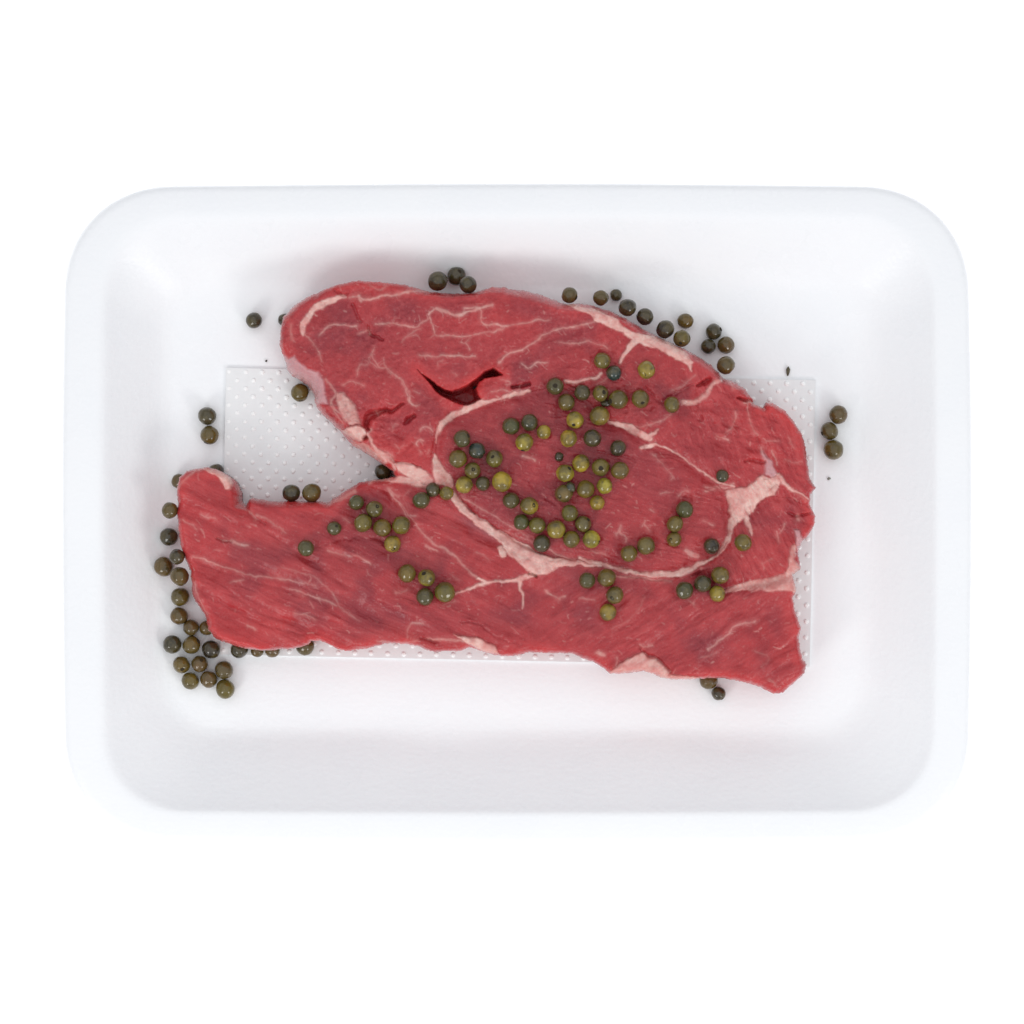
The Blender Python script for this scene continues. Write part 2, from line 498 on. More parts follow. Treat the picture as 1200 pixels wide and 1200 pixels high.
# --- fat pieces: name, label, strokes (points, half-widths), polygons, thickness in mm
FATS = [
 ("fat_seam", "curved pale fat seam along the upper left of the round muscle",
  [(cp('G', (1200, 390), (1080, 410), (960, 450)) , [2.2, 3, 2.5]),
   (cp('G', (960, 455), (860, 478), (740, 500), (620, 550), (520, 595), (430, 650), (380, 700), (350, 780), (335, 860)), [1.0, 2.5, 4, 4.2, 4, 4.5, 4.2, 2.2, 0.8])],
  [], 0.35),
 ("fat_wedge", "pale fat wedge between the notch and the round muscle",
  [(cp('K', (1040, 590), (1080, 680), (1130, 780), (1180, 860)), [1.5, 4, 5, 5]),
   (cp('K', (660, 670), (760, 680), (880, 715), (950, 740)), [1.5, 3, 3, 3])],
  [cp('K', (1035, 585), (1090, 650), (1150, 760), (1210, 880), (1140, 890), (1040, 860), (1010, 780), (1015, 680)),
   cp('K', (655, 680), (740, 675), (860, 710), (960, 725), (1000, 780), (1030, 860), (930, 880), (800, 810), (690, 745))], 0.3),
 ("fat_seam", "long creamy fat seam running down the middle of the steak",
  [(cp('E', (395, 185), (425, 235), (470, 285), (540, 335), (600, 375)), [4, 5, 4.5, 5, 5]),
   (cp('E', (600, 375), (660, 420), (720, 455), (790, 505), (850, 520), (920, 515)), [5, 6.5, 8, 9, 8, 4.5]),
   (cp('E', (920, 515), (1000, 522), (1100, 535)), [4.5, 3, 1.8])],
  [cp('E', (620, 405), (700, 420), (780, 470), (860, 500), (960, 505), (900, 540), (850, 575), (790, 575), (740, 545), (690, 500), (650, 470))], 0.45),
 ("fat_nodule", "small round fat nodule beside the middle seam",
  [(cp('E', (630, 455), (636, 470), (640, 482)), [4, 4.6, 3.4])], [], 0.5),
 ("fat_seam", "thin silvery seam under the round muscle",
  [(cp('F', (0, 500), (100, 528), (200, 552), (300, 572), (400, 575)), [2.5, 2.2, 2.2, 2.8, 4]),
   (cp('F', (400, 575), (480, 562), (550, 530), (600, 505), (650, 475), (690, 430), (698, 390)), [4, 4.5, 3.5, 2, 1.3, 1.2, 2])],
  [], 0.3),
 ("fat_wedge", "large triangular fat wedge at the right of the round muscle",
  [(cp('J', (330, 540), (380, 600), (440, 640), (490, 665)), [3, 2.5, 1.5, 1]),
   (cp('J', (165, 770), (170, 820), (185, 860)), [3, 2.5, 1.8]),
   (cp('J', (60, 880), (30, 930), (0, 970)), [2.5, 1.2, 1])],
  [cp('J', (40, 625), (110, 610), (160, 600), (200, 570), (250, 535), (285, 560), (330, 535), (345, 585), (310, 640), (255, 665), (215, 710), (180, 760),
      (120, 800), (85, 850), (62, 880), (58, 830), (75, 760), (62, 700))], 0.4),
 ("membrane", "translucent lilac membrane tip above the triangular fat wedge",
  [(cp('J', (245, 410), (262, 450)), [0.8, 2])],
  [cp('J', (262, 440), (300, 470), (325, 530), (300, 560), (262, 535))], 0.3),
 ("fat_nodule", "pair of small fat lobules on the triangular wedge",
  [(cp('J', (300, 620), (325, 600)), [4.0, 3.2]), (cp('J', (262, 575), (275, 590)), [3.2, 3.2])], [], 0.7),
 ("fat_seam", "broad pink fat seam towards the right edge",
  [(cp('F', (680, 650), (760, 632), (850, 615), (950, 605), (1010, 590)), [2, 4, 5, 7, 10]),
   (cp('F', (1010, 590), (1003, 650)), [5, 3]),
   (cp('F', (1010, 560), (985, 500), (1000, 440)), [8, 4, 3])],
  [cp('F', (900, 600), (960, 560), (985, 510), (1010, 520), (1040, 548), (1000, 580), (1012, 650), (960, 645), (800, 650))], 0.3),
 ("membrane", "loose grey white membrane flap on the right edge",
  [], [cp('F', (1003, 362), (1030, 365), (1045, 395), (1055, 420), (1035, 430), (1025, 470), (1010, 460), (1012, 410))], 0.6),
 ("fat_seam", "fat band along the upper right shoulder of the steak",
  [(cp('B', (985, 222), (1040, 245), (1100, 265), (1150, 290), (1200, 312)), [2, 3.5, 5, 5.5, 6]),
   (cp('C', (0, 292), (60, 318), (150, 365), (210, 390), (300, 410), (370, 450), (430, 495)), [6, 5, 4.5, 7, 8, 8, 5]),
   (cp('C', (430, 495), (440, 540)), [4, 1]),
   (cp('C', (205, 385), (160, 420), (120, 475), (108, 505)), [5, 4, 3, 1.5])],
  [], 0.4),
 ("fat_seam", "pale fat streak across the upper end of the round muscle",
  [(cp('H', (585, 675), (700, 700), (800, 745), (900, 790), (980, 830)), [1.5, 3.2, 4.5, 4.8, 3]),
   (cp('H', (980, 800), (1050, 745)), [3, 1.5]),
   (cp('H', (900, 920), (980, 890), (1060, 900)), [2.6, 3, 1.5])], [], 0.3),
 ("fat_seam", "narrow fat line curving through the right of the round muscle",
  [(cp('C', (250, 885), (350, 910), (430, 970), (500, 1020), (560, 1060), (640, 1085)), [1.6, 1.1, 1.1, 1.2, 1.5, 1.6])], [], 0.15),
 ("fat_streak", "pink fat streak near the upper right corner",
  [(cp('C', (400, 685), (450, 690), (500, 655), (540, 600), (580, 580)), [2.5, 2.6, 2.6, 2.6, 2.5])], [], 0.3),
 ("fat_streak", "wavy pale fat line among the upper peppercorns",
  [(cp('H', (180, 290), (290, 310), (380, 280), (450, 265), (520, 215)), [2.5, 2.4, 1.6, 2.4, 1.4])], [], 0.2),
 ("fat_seam", "pale curved band of fat inside the upper left lobe",
  [(cp('A', (700, 370), (705, 320), (735, 270), (780, 230), (850, 200), (900, 195)), [2, 4.5, 4.5, 4.2, 3.5, 1.8])], [], 0.2),
 ("membrane", "greyish pink membrane on the left flank below the lobe",
  [(cp('A', (610, 480), (640, 520), (690, 560)), [4, 7, 6])],
  [cp('A', (612, 480), (660, 470), (720, 530), (770, 540), (800, 620), (820, 690), (760, 690), (740, 640), (690, 580), (640, 550))], 0.2),
 ("fat_streak", "pink fat strip leading down to the notch",
  [(cp('A', (880, 650), (900, 720), (930, 780)), [4, 6.5, 5])],
  [cp('A', (850, 640), (890, 640), (940, 700), (970, 790), (930, 790), (880, 740))], 0.3),
 ("fat_nodule", "lumpy pale fat knob on the edge above the notch",
  [], [cp('K', (160, 360), (240, 330), (330, 310), (400, 340), (410, 400), (340, 460), (270, 440), (200, 400))], 0.9),
 ("fat_seam", "pale rind of fat along the upper side of the notch",
  [(cp('K', (415, 390), (440, 470), (500, 540), (560, 590), (640, 660), (650, 730)), [2, 2.5, 3, 4, 3, 2])],
  [cp('K', (235, 430), (340, 470), (420, 500), (540, 590), (620, 640), (560, 680), (440, 600), (260, 500))], 0.3),
 ("fat_seam", "thin pink fat line along the lower side of the notch",
  [(cp('K', (430, 850), (520, 810), (640, 815), (760, 825), (880, 850), (1000, 880)), [1.5, 3.2, 3.5, 3.6, 4, 4])], [], 0.3),
 ("fat_seam", "forked fat seam in the lower muscle",
  [(cp('E', (400, 670), (450, 645), (520, 625), (600, 605), (690, 600), (750, 580), (790, 560)), [1, 1.6, 2.2, 2, 2.2, 4, 5]),
   (cp('E', (520, 590), (570, 612)), [2.4, 1.5]),
   (cp('E', (715, 590), (718, 630), (733, 675), (731, 735)), [3.2, 1.9, 1.4, .4])], [], 0.25),
 ("fat_flap", "whitish fat flap on the bottom edge",
  [], [cp('E', (410, 855), (480, 860), (540, 878), (600, 905), (625, 950), (580, 945), (500, 915), (440, 885))], 0.7),
 ("fat_flap", "pink folded fat flap on the bottom edge at the right",
  [(cp('F', (340, 1045), (420, 1055), (550, 1060)), [3, 3, 2.5])],
  [cp('F', (132, 1035), (175, 990), (240, 958), (295, 935), (330, 960), (380, 990), (425, 1030), (400, 1062), (340, 1040), (300, 1030), (190, 1040))], 0.7),
 ("fat_flap", "pale fold of fat at the tip of the narrow end",
  [], [cp('D', (262, 72), (330, 80), (375, 100), (412, 145), (405, 175), (372, 178), (345, 120))], 0.5),
]
fat_fields = []
FAT = np.zeros(GX.shape, np.float32); MEM = np.zeros(GX.shape, np.float32)
for nm_, lab, strokes, polys, th in FATS:
    f = np.zeros(GX.shape, np.float32)
    for pts, w in strokes: stroke(f, pts, w)
    for p in polys: blob(f, p)
    fat_fields.append(f)
    if nm_ == 'membrane': np.maximum(MEM, f, out=MEM)
    elif 'folded' in lab or 'broad pink' in lab or 'pink fat' in lab or 'rind' in lab: np.maximum(FAT, f * 0.72, out=FAT)
    else: np.maximum(FAT, f ** 1.4 * 0.97, out=FAT)
# mottling: fat is never evenly pale
FAT *= 0.38 + 1.02 * fbm(GX / 7, GY / 7, 60, 4, .6)
FAT = np.clip(FAT, 0, 1) ** 1.15

# --- fine marbling (colour only)
MARB = [
 ('B', [(0, 195), (80, 200), (180, 180), (240, 170), (330, 160)], 0.8, .8),
 ('B', [(325, 275), (365, 250), (440, 272), (500, 262), (560, 250), (625, 235)], 1.3, .8),
 ('B', [(365, 250), (400, 262), (470, 275), (510, 262)], 2.2, .7),
 ('B', [(500, 240), (570, 250), (580, 310), (640, 325), (700, 330)], 1.1, .75),
 ('B', [(330, 290), (355, 340), (365, 370), (430, 375), (520, 370), (620, 355), (720, 325), (800, 310), (890, 298)], 0.7, .7),
 ('B', [(660, 500), (700, 460), (780, 430), (860, 380), (920, 350), (1000, 330), (1120, 310)], 1.0, .95),
 ('B', [(285, 465), (370, 470), (440, 465), (500, 476), (550, 470)], 0.8, .9),
 ('B', [(80, 320), (170, 320), (220, 330), (260, 340), (300, 310), (330, 290), (330, 260)], 0.7, .7),
 ('B', [(205, 400), (245, 365), (290, 340)], 0.7, .6), ('B', [(225, 385), (270, 372)], 0.6, .5),
 ('B', [(480, 402), (505, 405), (530, 370)], 0.7, .6), ('B', [(505, 405), (520, 440)], 0.7, .6),
 ('B', [(950, 405), (1010, 410), (1060, 400), (1130, 415), (1170, 440)], 0.8, .7),
 ('B', [(765, 510), (800, 525), (840, 505), (885, 500)], 0.9, .8),
 ('B', [(155, 540), (200, 580), (220, 620), (240, 690), (280, 700)], 0.7, .75),
 ('B', [(65, 440), (50, 490), (90, 520)], 0.6, .6), ('B', [(120, 480), (135, 530), (170, 560)], 0.5, .5),
 ('G', [(180, 760), (185, 735), (220, 728), (270, 740), (300, 775)], 0.8, .8),
 ('G', [(150, 895), (140, 860), (165, 840), (200, 845)], 0.8, .8), ('G', [(165, 945), (185, 975)], 0.7, .6), ('G', [(250, 980), (265, 950)], 0.6, .6),
 ('G', [(340, 160), (350, 120), (390, 95)], 0.5, .45), ('G', [(480, 205), (520, 220), (530, 245)], 0.5, .4),
 ('G', [(75, 430), (85, 500), (140, 525)], 0.8, .8), ('G', [(0, 320), (60, 370), (75, 420)], .6, .6), ('G', [(115, 380), (180, 410)], .6, .6),
 ('G', [(860, 390), (940, 375), (1030, 395), (1100, 380)], .8, .8), ('G', [(930, 280), (1000, 290), (1030, 320), (980, 330)], .6, .6),
 ('G', [(1140, 150), (1200, 170)], .9, .7), ('G', [(900, 430), (940, 465), (1010, 440)], .9, .8),
 ('A', [(780, 370), (830, 325), (900, 325), (950, 325)], 0.8, .75), ('A', [(700, 350), (720, 380), (760, 420), (790, 490)], 0.7, .6),
 ('A', [(1060, 315), (1120, 318), (1180, 330)], 0.8, .75), ('A', [(960, 360), (1000, 345), (1010, 370)], 0.8, .7),
 ('A', [(920, 200), (960, 190), (1000, 205), (1080, 190), (1200, 172)], 1.1, .8), ('A', [(960, 185), (970, 210)], 2.0, .6),
 ('A', [(1030, 430), (1010, 500), (970, 510), (950, 555)], 0.6, .55), ('A', [(1020, 460), (1060, 520), (1100, 530), (1160, 590), (1180, 640)], 0.7, .6),
 ('A', [(890, 600), (940, 590), (985, 610)], 0.9, .7), ('A', [(800, 580), (850, 640), (835, 700), (870, 760), (890, 790)], 1.3, .55),
 ('A', [(640, 320), (650, 400)], 1.6, .35), ('A', [(620, 300), (690, 200)], .8, .3), ('A', [(1010, 130), (1060, 160), (1090, 140)], .5, .5),
 ('K', [(440, 350), (420, 400), (450, 480), (540, 550), (640, 610)], 1.4, .55), ('K', [(640, 350), (660, 300), (700, 295)], .7, .5),
 ('K', [(205, 60), (240, 130), (280, 230), (320, 310)], 1.6, .6), ('K', [(70, 60), (100, 150), (160, 200), (200, 280)], 1.2, .6),
 ('K', [(480, 170), (510, 210)], .7, .7), ('K', [(600, 910), (650, 960)], 1.6, .6), ('K', [(700, 1040), (800, 1200)], 1.4, .55),
 ('K', [(660, 490), (700, 530), (740, 500)], .6, .5), ('K', [(800, 900), (740, 1000), (800, 1100)], .5, .3),
 ('C', [(260, 930), (300, 970), (340, 1020), (345, 1050)], 0.6, .65), ('C', [(560, 845), (610, 865)], 0.9, .7), ('C', [(680, 688), (725, 692)], 1.2, .8),
 ('C', [(650, 730), (640, 790), (600, 840)], 0.8, .55), ('C', [(700, 700), (720, 800), (760, 840)], .9, .5), ('C', [(770, 900), (785, 950)], 1.0, .6),
 ('C', [(815, 915), (845, 975)], 0.8, .6), ('C', [(870, 1060), (920, 1100), (960, 1130)], 1.0, .65), ('C', [(790, 870), (850, 865)], .7, .6),
 ('C', [(460, 560), (400, 610), (350, 630)], .7, .55), ('C', [(380, 700), (320, 760), (250, 790), (180, 800)], .8, .5), ('C', [(620, 580), (640, 620)], 1.2, .6),
 ('C', [(880, 960), (960, 970)], .6, .4), ('C', [(900, 850), (925, 900)], .6, .45), ('C', [(510, 1100), (560, 1090), (640, 1095)], 1.4, .6),
 ('C', [(380, 1120), (410, 1100), (430, 1105)], .8, .6), ('C', [(60, 560), (0, 600)], .8, .4),
 ('D', [(185, 318), (250, 355)], 0.7, .55), ('D', [(270, 293), (330, 312)], 0.9, .55), ('D', [(395, 420), (430, 425), (480, 437)], 1.8, .65), ('D', [(340, 400), (400, 420)], .8, .5),
 ('D', [(220, 485), (300, 510), (400, 545), (480, 572), (560, 580), (640, 590), (720, 610), (800, 628)], 0.9, .6),
 ('D', [(690, 640), (760, 670), (830, 690), (900, 720)], 1.1, .55), ('D', [(860, 460), (920, 475), (1000, 490), (1060, 525)], 1.6, .4),
 ('D', [(700, 753), (750, 760), (800, 782)], 0.8, .7), ('D', [(640, 545), (780, 580), (870, 650), (930, 740), (1000, 790)], 1.4, .3),
 ('D', [(520, 300), (600, 330), (660, 380)], 1.3, .35), ('D', [(490, 280), (520, 320)], 1.2, .4), ('D', [(480, 810), (520, 835)], .9, .5), ('D', [(400, 610), (460, 600)], .6, .5),
 ('D', [(1140, 170), (1190, 210)], 1.6, .5), ('D', [(980, 180), (900, 225), (860, 238)], 2.4, .5), ('D', [(930, 310), (960, 330)], .7, .5),
 ('D', [(150, 180), (190, 120), (260, 75)], 1.2, .4), ('D', [(190, 560), (240, 640), (290, 760)], .8, .5),
 ('E', [(100, 180), (200, 290), (280, 400), (400, 480), (520, 590)], 1.1, .5), ('E', [(190, 290), (230, 300)], 1.5, .5), ('E', [(280, 435), (330, 465)], 1.6, .5),
 ('E', [(510, 470), (570, 500)], .5, .5), ('E', [(140, 655), (185, 650)], 1.8, .35), ('E', [(840, 650), (900, 690)], 1.4, .6), ('E', [(900, 690), (930, 680)], 1.2, .6),
 ('E', [(1000, 685), (1070, 690)], 1.2, .35), ('E', [(360, 715), (415, 700)], .8, .5), ('E', [(190, 870), (200, 810), (260, 800)], 1.0, .4),
 ('E', [(50, 885), (150, 895), (240, 885)], 1.2, .35), ('E', [(280, 875), (400, 880), (460, 890)], 1.4, .5), ('E', [(640, 370), (780, 420)], 3.0, .22), ('E', [(830, 430), (900, 480), (1000, 515)], 1.4, .6),
 ('E', [(730, 20), (770, 25), (790, 35)], 1.4, .6), ('E', [(580, 210), (480, 170)], .5, .2), ('E', [(400, 570), (430, 600)], .8, .2), ('E', [(1080, 940), (1110, 950)], 2.0, .6),
 ('E', [(450, 220), (600, 300), (760, 400)], .9, .5),
 ('F', [(700, 840), (735, 805), (775, 800), (820, 795)], 1.8, .55), ('F', [(600, 925), (660, 880), (705, 845)], 1.0, .5),
 ('F', [(495, 458), (520, 475), (548, 485)], 2.6, .65), ('F', [(290, 345), (300, 320)], 0.9, .6), ('F', [(300, 340), (325, 370)], 1.0, .6), ('F', [(180, 380), (205, 400), (210, 420)], 1.2, .55), ('F', [(190, 380), (195, 345)], .8, .5),
 ('F', [(330, 265), (350, 275)], .9, .5), ('F', [(375, 195), (420, 190)], .9, .5), ('F', [(580, 318), (625, 345)], 1.2, .6), ('F', [(60, 462), (120, 480)], .8, .5),
 ('F', [(855, 515), (860, 550)], 0.6, .7), ('F', [(860, 520), (900, 500)], 0.5, .5), ('F', [(920, 370), (935, 420)], 0.9, .6), ('F', [(960, 340), (940, 380)], .8, .5), ('F', [(170, 960), (165, 1000)], .9, .5),
 ('F', [(280, 905), (310, 910), (340, 905)], 1.0, .5), ('F', [(560, 965), (640, 940)], .8, .35), ('F', [(300, 680), (250, 760), (150, 830)], .6, .3), ('F', [(130, 575), (300, 590), (430, 610)], 1.2, .5),
 ('F', [(500, 700), (530, 710)], 1.2, .3), ('F', [(990, 170), (1060, 230)], .8, .45), ('F', [(1020, 290), (1020, 320)], 1.1, .5), ('F', [(780, 350), (800, 385)], 1.6, .5),
 ('F', [(820, 930), (880, 960), (860, 1000)], .6, .35), ('F', [(880, 1060), (920, 1090)], .8, .4), ('F', [(590, 160), (660, 165), (720, 150)], 1.4, .55),
 ('I', [(975, 700), (1010, 660), (1025, 600)], 1.2, .6), ('I', [(1010, 670), (1065, 730)], 1.1, .6), ('I', [(720, 850), (800, 850), (890, 895)], .6, .5),
]
MA = np.zeros(GX.shape, np.float32)
for c, pts, w, v in MARB:
    q = cp(c, *pts)
    stroke(MA, q, [w * rng.uniform(.4, 1.3) for _ in q], v * 0.8, 1.3)
    stroke(MA, q, w + 1.6, v * 0.20, 2.5)
    for k in range(len(q) - 1):      # hair-thin side branches
        if rng.rand() < .75:
            u = rng.rand(); x = q[k][0] * (1 - u) + q[k + 1][0] * u; y = q[k][1] * (1 - u) + q[k + 1][1] * u
            a = math.atan2(q[k + 1][1] - q[k][1], q[k + 1][0] - q[k][0]) + rng.choice((-1, 1)) * rng.uniform(.4, 1.3); L = rng.uniform(3, 10)
            a2 = a + rng.normal() * .5
            stroke(MA, [(x, y), (x + math.cos(a) * L / 2, y + math.sin(a) * L / 2), (x + math.cos(a) * L / 2 + math.cos(a2) * L / 2, y + math.sin(a) * L / 2 + math.sin(a2) * L / 2)], [w * .6, .4, .1], v * .55, .9)
# random short flecks of fat, following the grain
ANG = np.where(sL > 0, np.interp(GX, [220, 420, 600, 700, 940], [25, 24, 10, -28, -36]), np.interp(GX, [330, 520, 720, 940], [48, -18, 28, 68]))
for k in range(900):
    x = rng.uniform(205, 955); y = rng.uniform(330, 812)
    j, i = int(y - Y0), int(x - X0)
    if SD[j, i] < 3: continue
    a = math.radians(ANG[j, i] + rng.normal() * 30)
    L = rng.uniform(0.5, 4.5) if rng.rand() < .8 else rng.uniform(5, 11)
    pts = [(x, y)]
    for q in range(2):
        a += rng.normal() * .4
        pts.append((pts[-1][0] + math.cos(a) * L / 2, pts[-1][1] + math.sin(a) * L / 2))
    stroke(MA, pts, rng.uniform(.15, .6), rng.uniform(.15, .5), 0.9)
MA *= 0.45 + 0.85 * fbm(GX / 7, GY / 7, 77, 3)
FATC = np.clip(np.maximum(FAT, MA), 0, 1)

# --- grain
def grain(deg, seed, lu=26.0, lv=2.2):
    a = math.radians(deg); c, s = math.cos(a), math.sin(a)
    u = GX * c + GY * s; v = -GX * s + GY * c
    v = v + 9 * (fbm(GX / 45, GY / 45, seed + 50, 2) - 0.5) + 3.5 * (fbm(GX / 13, GY / 13, seed + 60, 2) - 0.5)
    return fbm(u / lu + 40, v / lv + 40, seed, 3, 0.6)
gl = 0.35 * grain(24, 400) + 0.65 * grain(24, 405, 60, 7); gr = 0.6 * grain(-34, 410, 16, 3.0) + 0.4 * grain(-30, 415, 26, 8); gm = grain(5, 420, 14, 3.2)
bx = np.clip((GX - 560) / 120, 0, 1)
low = gl * (1 - bx) + gr * bx
upper = 0.55 * grain(-20, 430, 7, 3) + 0.45 * fbm(GX / 3, GY / 3, 440, 3)
upr = grain(65, 450, 18, 3.5)
bu = np.clip((GX - 760) / 60, 0, 1)
upper = upper * (1 - bu) + upr * bu
eye = 0.6 * grain(14, 460, 20, 2.6) + 0.4 * fbm(GX / 4, GY / 4, 465, 3)
wl = sstep(sL / 12 + 0.5); we = sstep(sE / 8 + 0.5)
FIB = upper * (1 - wl) + low * wl
FIB = FIB * (1 - we) + eye * we
FIB = (FIB - 0.5) * (1.0 + 1.3 * fbm(GX / 28, GY / 28, 470, 3)) + 0.5
FIB = np.clip(FIB, 0, 1)

# --- purple (deeper) tone: mottled, with deeper patches in the round muscle and by the peppercorn groups
def gauss(x, y, rx, ry=None, a=0):
    ry = ry or rx; c, s = math.cos(math.radians(a)), math.sin(math.radians(a))
    u = (GX - x) * c + (GY - y) * s; v = -(GX - x) * s + (GY - y) * c
    return np.exp(-(u / rx) ** 2 - (v / ry) ** 2)
PUR = 0.7 * sstep((fbm(GX / 36, GY / 36, 500, 3) - 0.40) * 3.0) * (1 - 0.5 * we) + 0.25 * we * np.clip(1 - (GX - 600) / 330, 0.25, 1)
PUR += 0.5 * gauss(690, 520, 60, 90) * we + 0.45 * gauss(565, 550, 45) * we + 0.4 * gauss(640, 600, 60, 25, 25) + 0.35 * gauss(740, 455, 60, 25)
PUR += 0.45 * gauss(440, 590, 70, 22, 15) + 0.35 * gauss(480, 660, 70, 25, 20) + 0.35 * gauss(500, 730, 60, 18) + 0.4 * gauss(835, 690, 50, 18) + .3 * gauss(830, 750, 90, 25, -20) + .45 * gauss(450, 390, 110, 50) + .35 * gauss(640, 410, 90, 35) + .3 * gauss(380, 680, 120, 40, 20) + .3 * gauss(640, 720, 120, 25) + .3 * gauss(830, 520, 60, 40)

# --- height (mm above the pad)
ew = np.full(GX.shape, 8.0, np.float32); ed = np.full(GX.shape, 4.0, np.float32)
for x, y, rx, ry, a, w_, d_ in [(350, 450, 34, 34, 40, 24, 10), (400, 515, 60, 18, 42, 16, 9), (470, 555, 35, 14, 0, 6, 4), (650, 345, 75, 20, 12, 17, 10), (780, 400, 110, 16, 32, 13, 11),
                             (225, 700, 30, 60, -25, 15, 9), (890, 470, 40, 16, 30, 8, 6), (345, 345, 35, 35, 0, 13, 8), (300, 588, 110, 12, 0, 10, 7), (900, 790, 70, 25, 0, 10, 5), (520, 340, 50, 8, 0, 12, 11), (279, 575, 12, 20, 0, 12, 9)]:
    g_ = np.exp(-((((GX - x) * math.cos(math.radians(a)) + (GY - y) * math.sin(math.radians(a))) / rx) ** 2 + (((GY - y) * math.cos(math.radians(a)) - (GX - x) * math.sin(math.radians(a))) / ry) ** 2) ** 2)
    ew += (w_ - 8) * g_; ed += (d_ - 4) * g_
Hm = 14.6 + 1.6 * (fbm(GX / 90, GY / 90, 600, 3) - 0.5) + 2.8 * (fbm(GX / 30, GY / 30, 610, 3, .42) - 0.5)
Hm += 0.7 * sstep(np.minimum(sE, 30) / 30) - 0.6 * we
Hm -= 0.9 * np.exp(-(sE / 7) ** 2) + 0.8 * np.exp(-(sL / 7) ** 2) * (sE < -10) + 0.6 * np.exp(-(sR / 6) ** 2) * (sE < -8)
# rolling folds of the lower strip, running with its grain
a = math.radians(24); vv = -GX * math.sin(a) + GY * math.cos(a)
Hm += wl * (1 - bx) * 2.2 * (fbm(GX / 120 + 3, vv / 17 + 9, 620, 2) - 0.5)
a = math.radians(-34); vv = -GX * math.sin(a) + GY * math.cos(a)
Hm += wl * bx * 0.8 * (fbm(GX / 60 + 3, vv / 9 + 9, 630, 3) - 0.5)
FUR = np.zeros(GX.shape, np.float32)        # furrows: depth in mm
def furrow(c, pts, w, depth, soft=2.0):
    f = np.zeros(GX.shape, np.float32); stroke(f, cp(c, *pts), w, depth * (0.38 if depth < 2.9 else 0.65 if depth < 3.9 else 0.9), soft * 1.25); np.maximum(FUR, f, out=FUR)
furrow('K', [(395, 320), (400, 240), (460, 195), (560, 175), (640, 165), (740, 110)], [1, 4, 3.5, 2, 1.2, .5], 3.8, 2.2)
furrow('K', [(400, 320), (425, 350)], [1.0, .8], 3.5, 1.2)
furrow('K', [(770, 280), (800, 240), (850, 220)], [.8, 2.4, 1.0], 3, 2.0)
furrow('K', [(700, 580), (760, 540), (830, 470)], 1.2, 1.0, 1.8)
furrow('K', [(720, 450), (760, 380), (830, 320)], 1.8, .8, 2.4)
furrow('K', [(625, 620), (660, 650), (760, 665), (900, 690)], [1.5, 1, .7, .5], 2.2, 1.2)
furrow('K', [(1060, 290), (1050, 420), (1020, 560), (1000, 660)], .6, 1.4, 1.6)
furrow('K', [(370, 430), (395, 420)], 2.2, 3, 1.5)
furrow('A', [(850, 160), (885, 190), (915, 175)], [.6, 1.5, .8], 2.5, 1.6)
furrow('A', [(930, 225), (945, 260), (965, 300)], 1.2, 2.0, 1.6)
furrow('A', [(1000, 330), (1020, 370), (1070, 390)], [1, 1.6, 1.0], 2.8, 1.4)
furrow('C', [(470, 605), (500, 590), (530, 575)], [1.2, 2.4, 1.2], 3, 1.8)
furrow('C', [(480, 765), (490, 740), (470, 700), (420, 690)], [1.6, 1, 1, .6], 1.6, 1.6)
furrow('C', [(695, 960), (740, 958), (785, 968)], [.6, 1.2, .6], 2.8, 1.3)
furrow('C', [(660, 665), (700, 680), (735, 690)], [1.0, 1.6, 1.4], 3, 1.4)
furrow('C', [(225, 610), (290, 690), (350, 660), (450, 600)], [1, 1.6, 1.2, .6], 2.2, 2.2)
furrow('G', [(1040, 350), (1110, 345), (1200, 325)], [1, 1.6, 1.8], 3, 1.4)
furrow('G', [(910, 100), (950, 60), (1060, 20)], [.8, .6, .4], 1.5, 1.4)
furrow('H', [(180, 330), (270, 360), (340, 345)], 1.3, 2.0, 1.6)
furrow('H', [(480, 960), (600, 970), (760, 1010), (830, 1050)], .8, 1.4, 1.8)
furrow('E', [(755, 565), (795, 578)], 1.2, 3, 1.0)
furrow('E', [(440, 790), (520, 810), (560, 830), (600, 860)], [.6, .9, .8, .5], 1.6, 1.8)
furrow('E', [(600, 860), (660, 890), (700, 890)], .8, 1.2, 2)
furrow('E', [(250, 872), (300, 885), (330, 890)], [.8, 1.2, .6], 2, 1.6)
furrow('E', [(440, 225), (520, 300), (600, 350), (700, 420), (800, 470), (900, 492)], .9, 1.8, 1.4)
furrow('D', [(540, 340), (620, 400), (720, 470), (800, 520), (880, 580), (950, 630)], [1, 2, 2.4, 2.4, 2, 1], 2.0, 4)
furrow('D', [(800, 440), (950, 400), (1050, 400), (1180, 440)], [1, 2, 2.4, 2], 1.4, 3.5)
furrow('D', [(370, 620), (450, 700), (560, 760), (700, 800)], [1, 2, 2, 1], 1.2, 3.5)
furrow('D', [(350, 690), (480, 770), (600, 820), (740, 850)], [1, 1.4, 1.4, 1], 1.3, 2.4)
furrow('D', [(230, 500), (360, 560), (500, 600), (650, 640), (800, 690), (920, 770)], [1, 1.5, 1.5, 1.5, 1.5, 1], 1.0, 3)
furrow('D', [(340, 405), (400, 420)], [1.6, 1.6], 2, 1.6)
furrow('D', [(440, 245), (480, 265), (500, 300), (560, 340)], [2, 1.6, 1.2, .8], 2.2, 2)
furrow('D', [(1050, 165), (1110, 200), (1180, 260)], [2, 3, 2], 1.8, 4)
furrow('J', [(390, 740), (440, 755), (520, 745)], [.8, 1.4, 1.4], 2.4, 1.3)
furrow('J', [(160, 460), (220, 468), (260, 472)], [.8, 1.6, .8], 2.0, 1.2)
furrow('F', [(280, 905), (300, 935), (380, 985), (425, 1032)], [.8, 1, 1.2, .8], 1.8, 1.5)
furrow('F', [(130, 560), (300, 590), (440, 605)], .8, 1.4, 1.4)
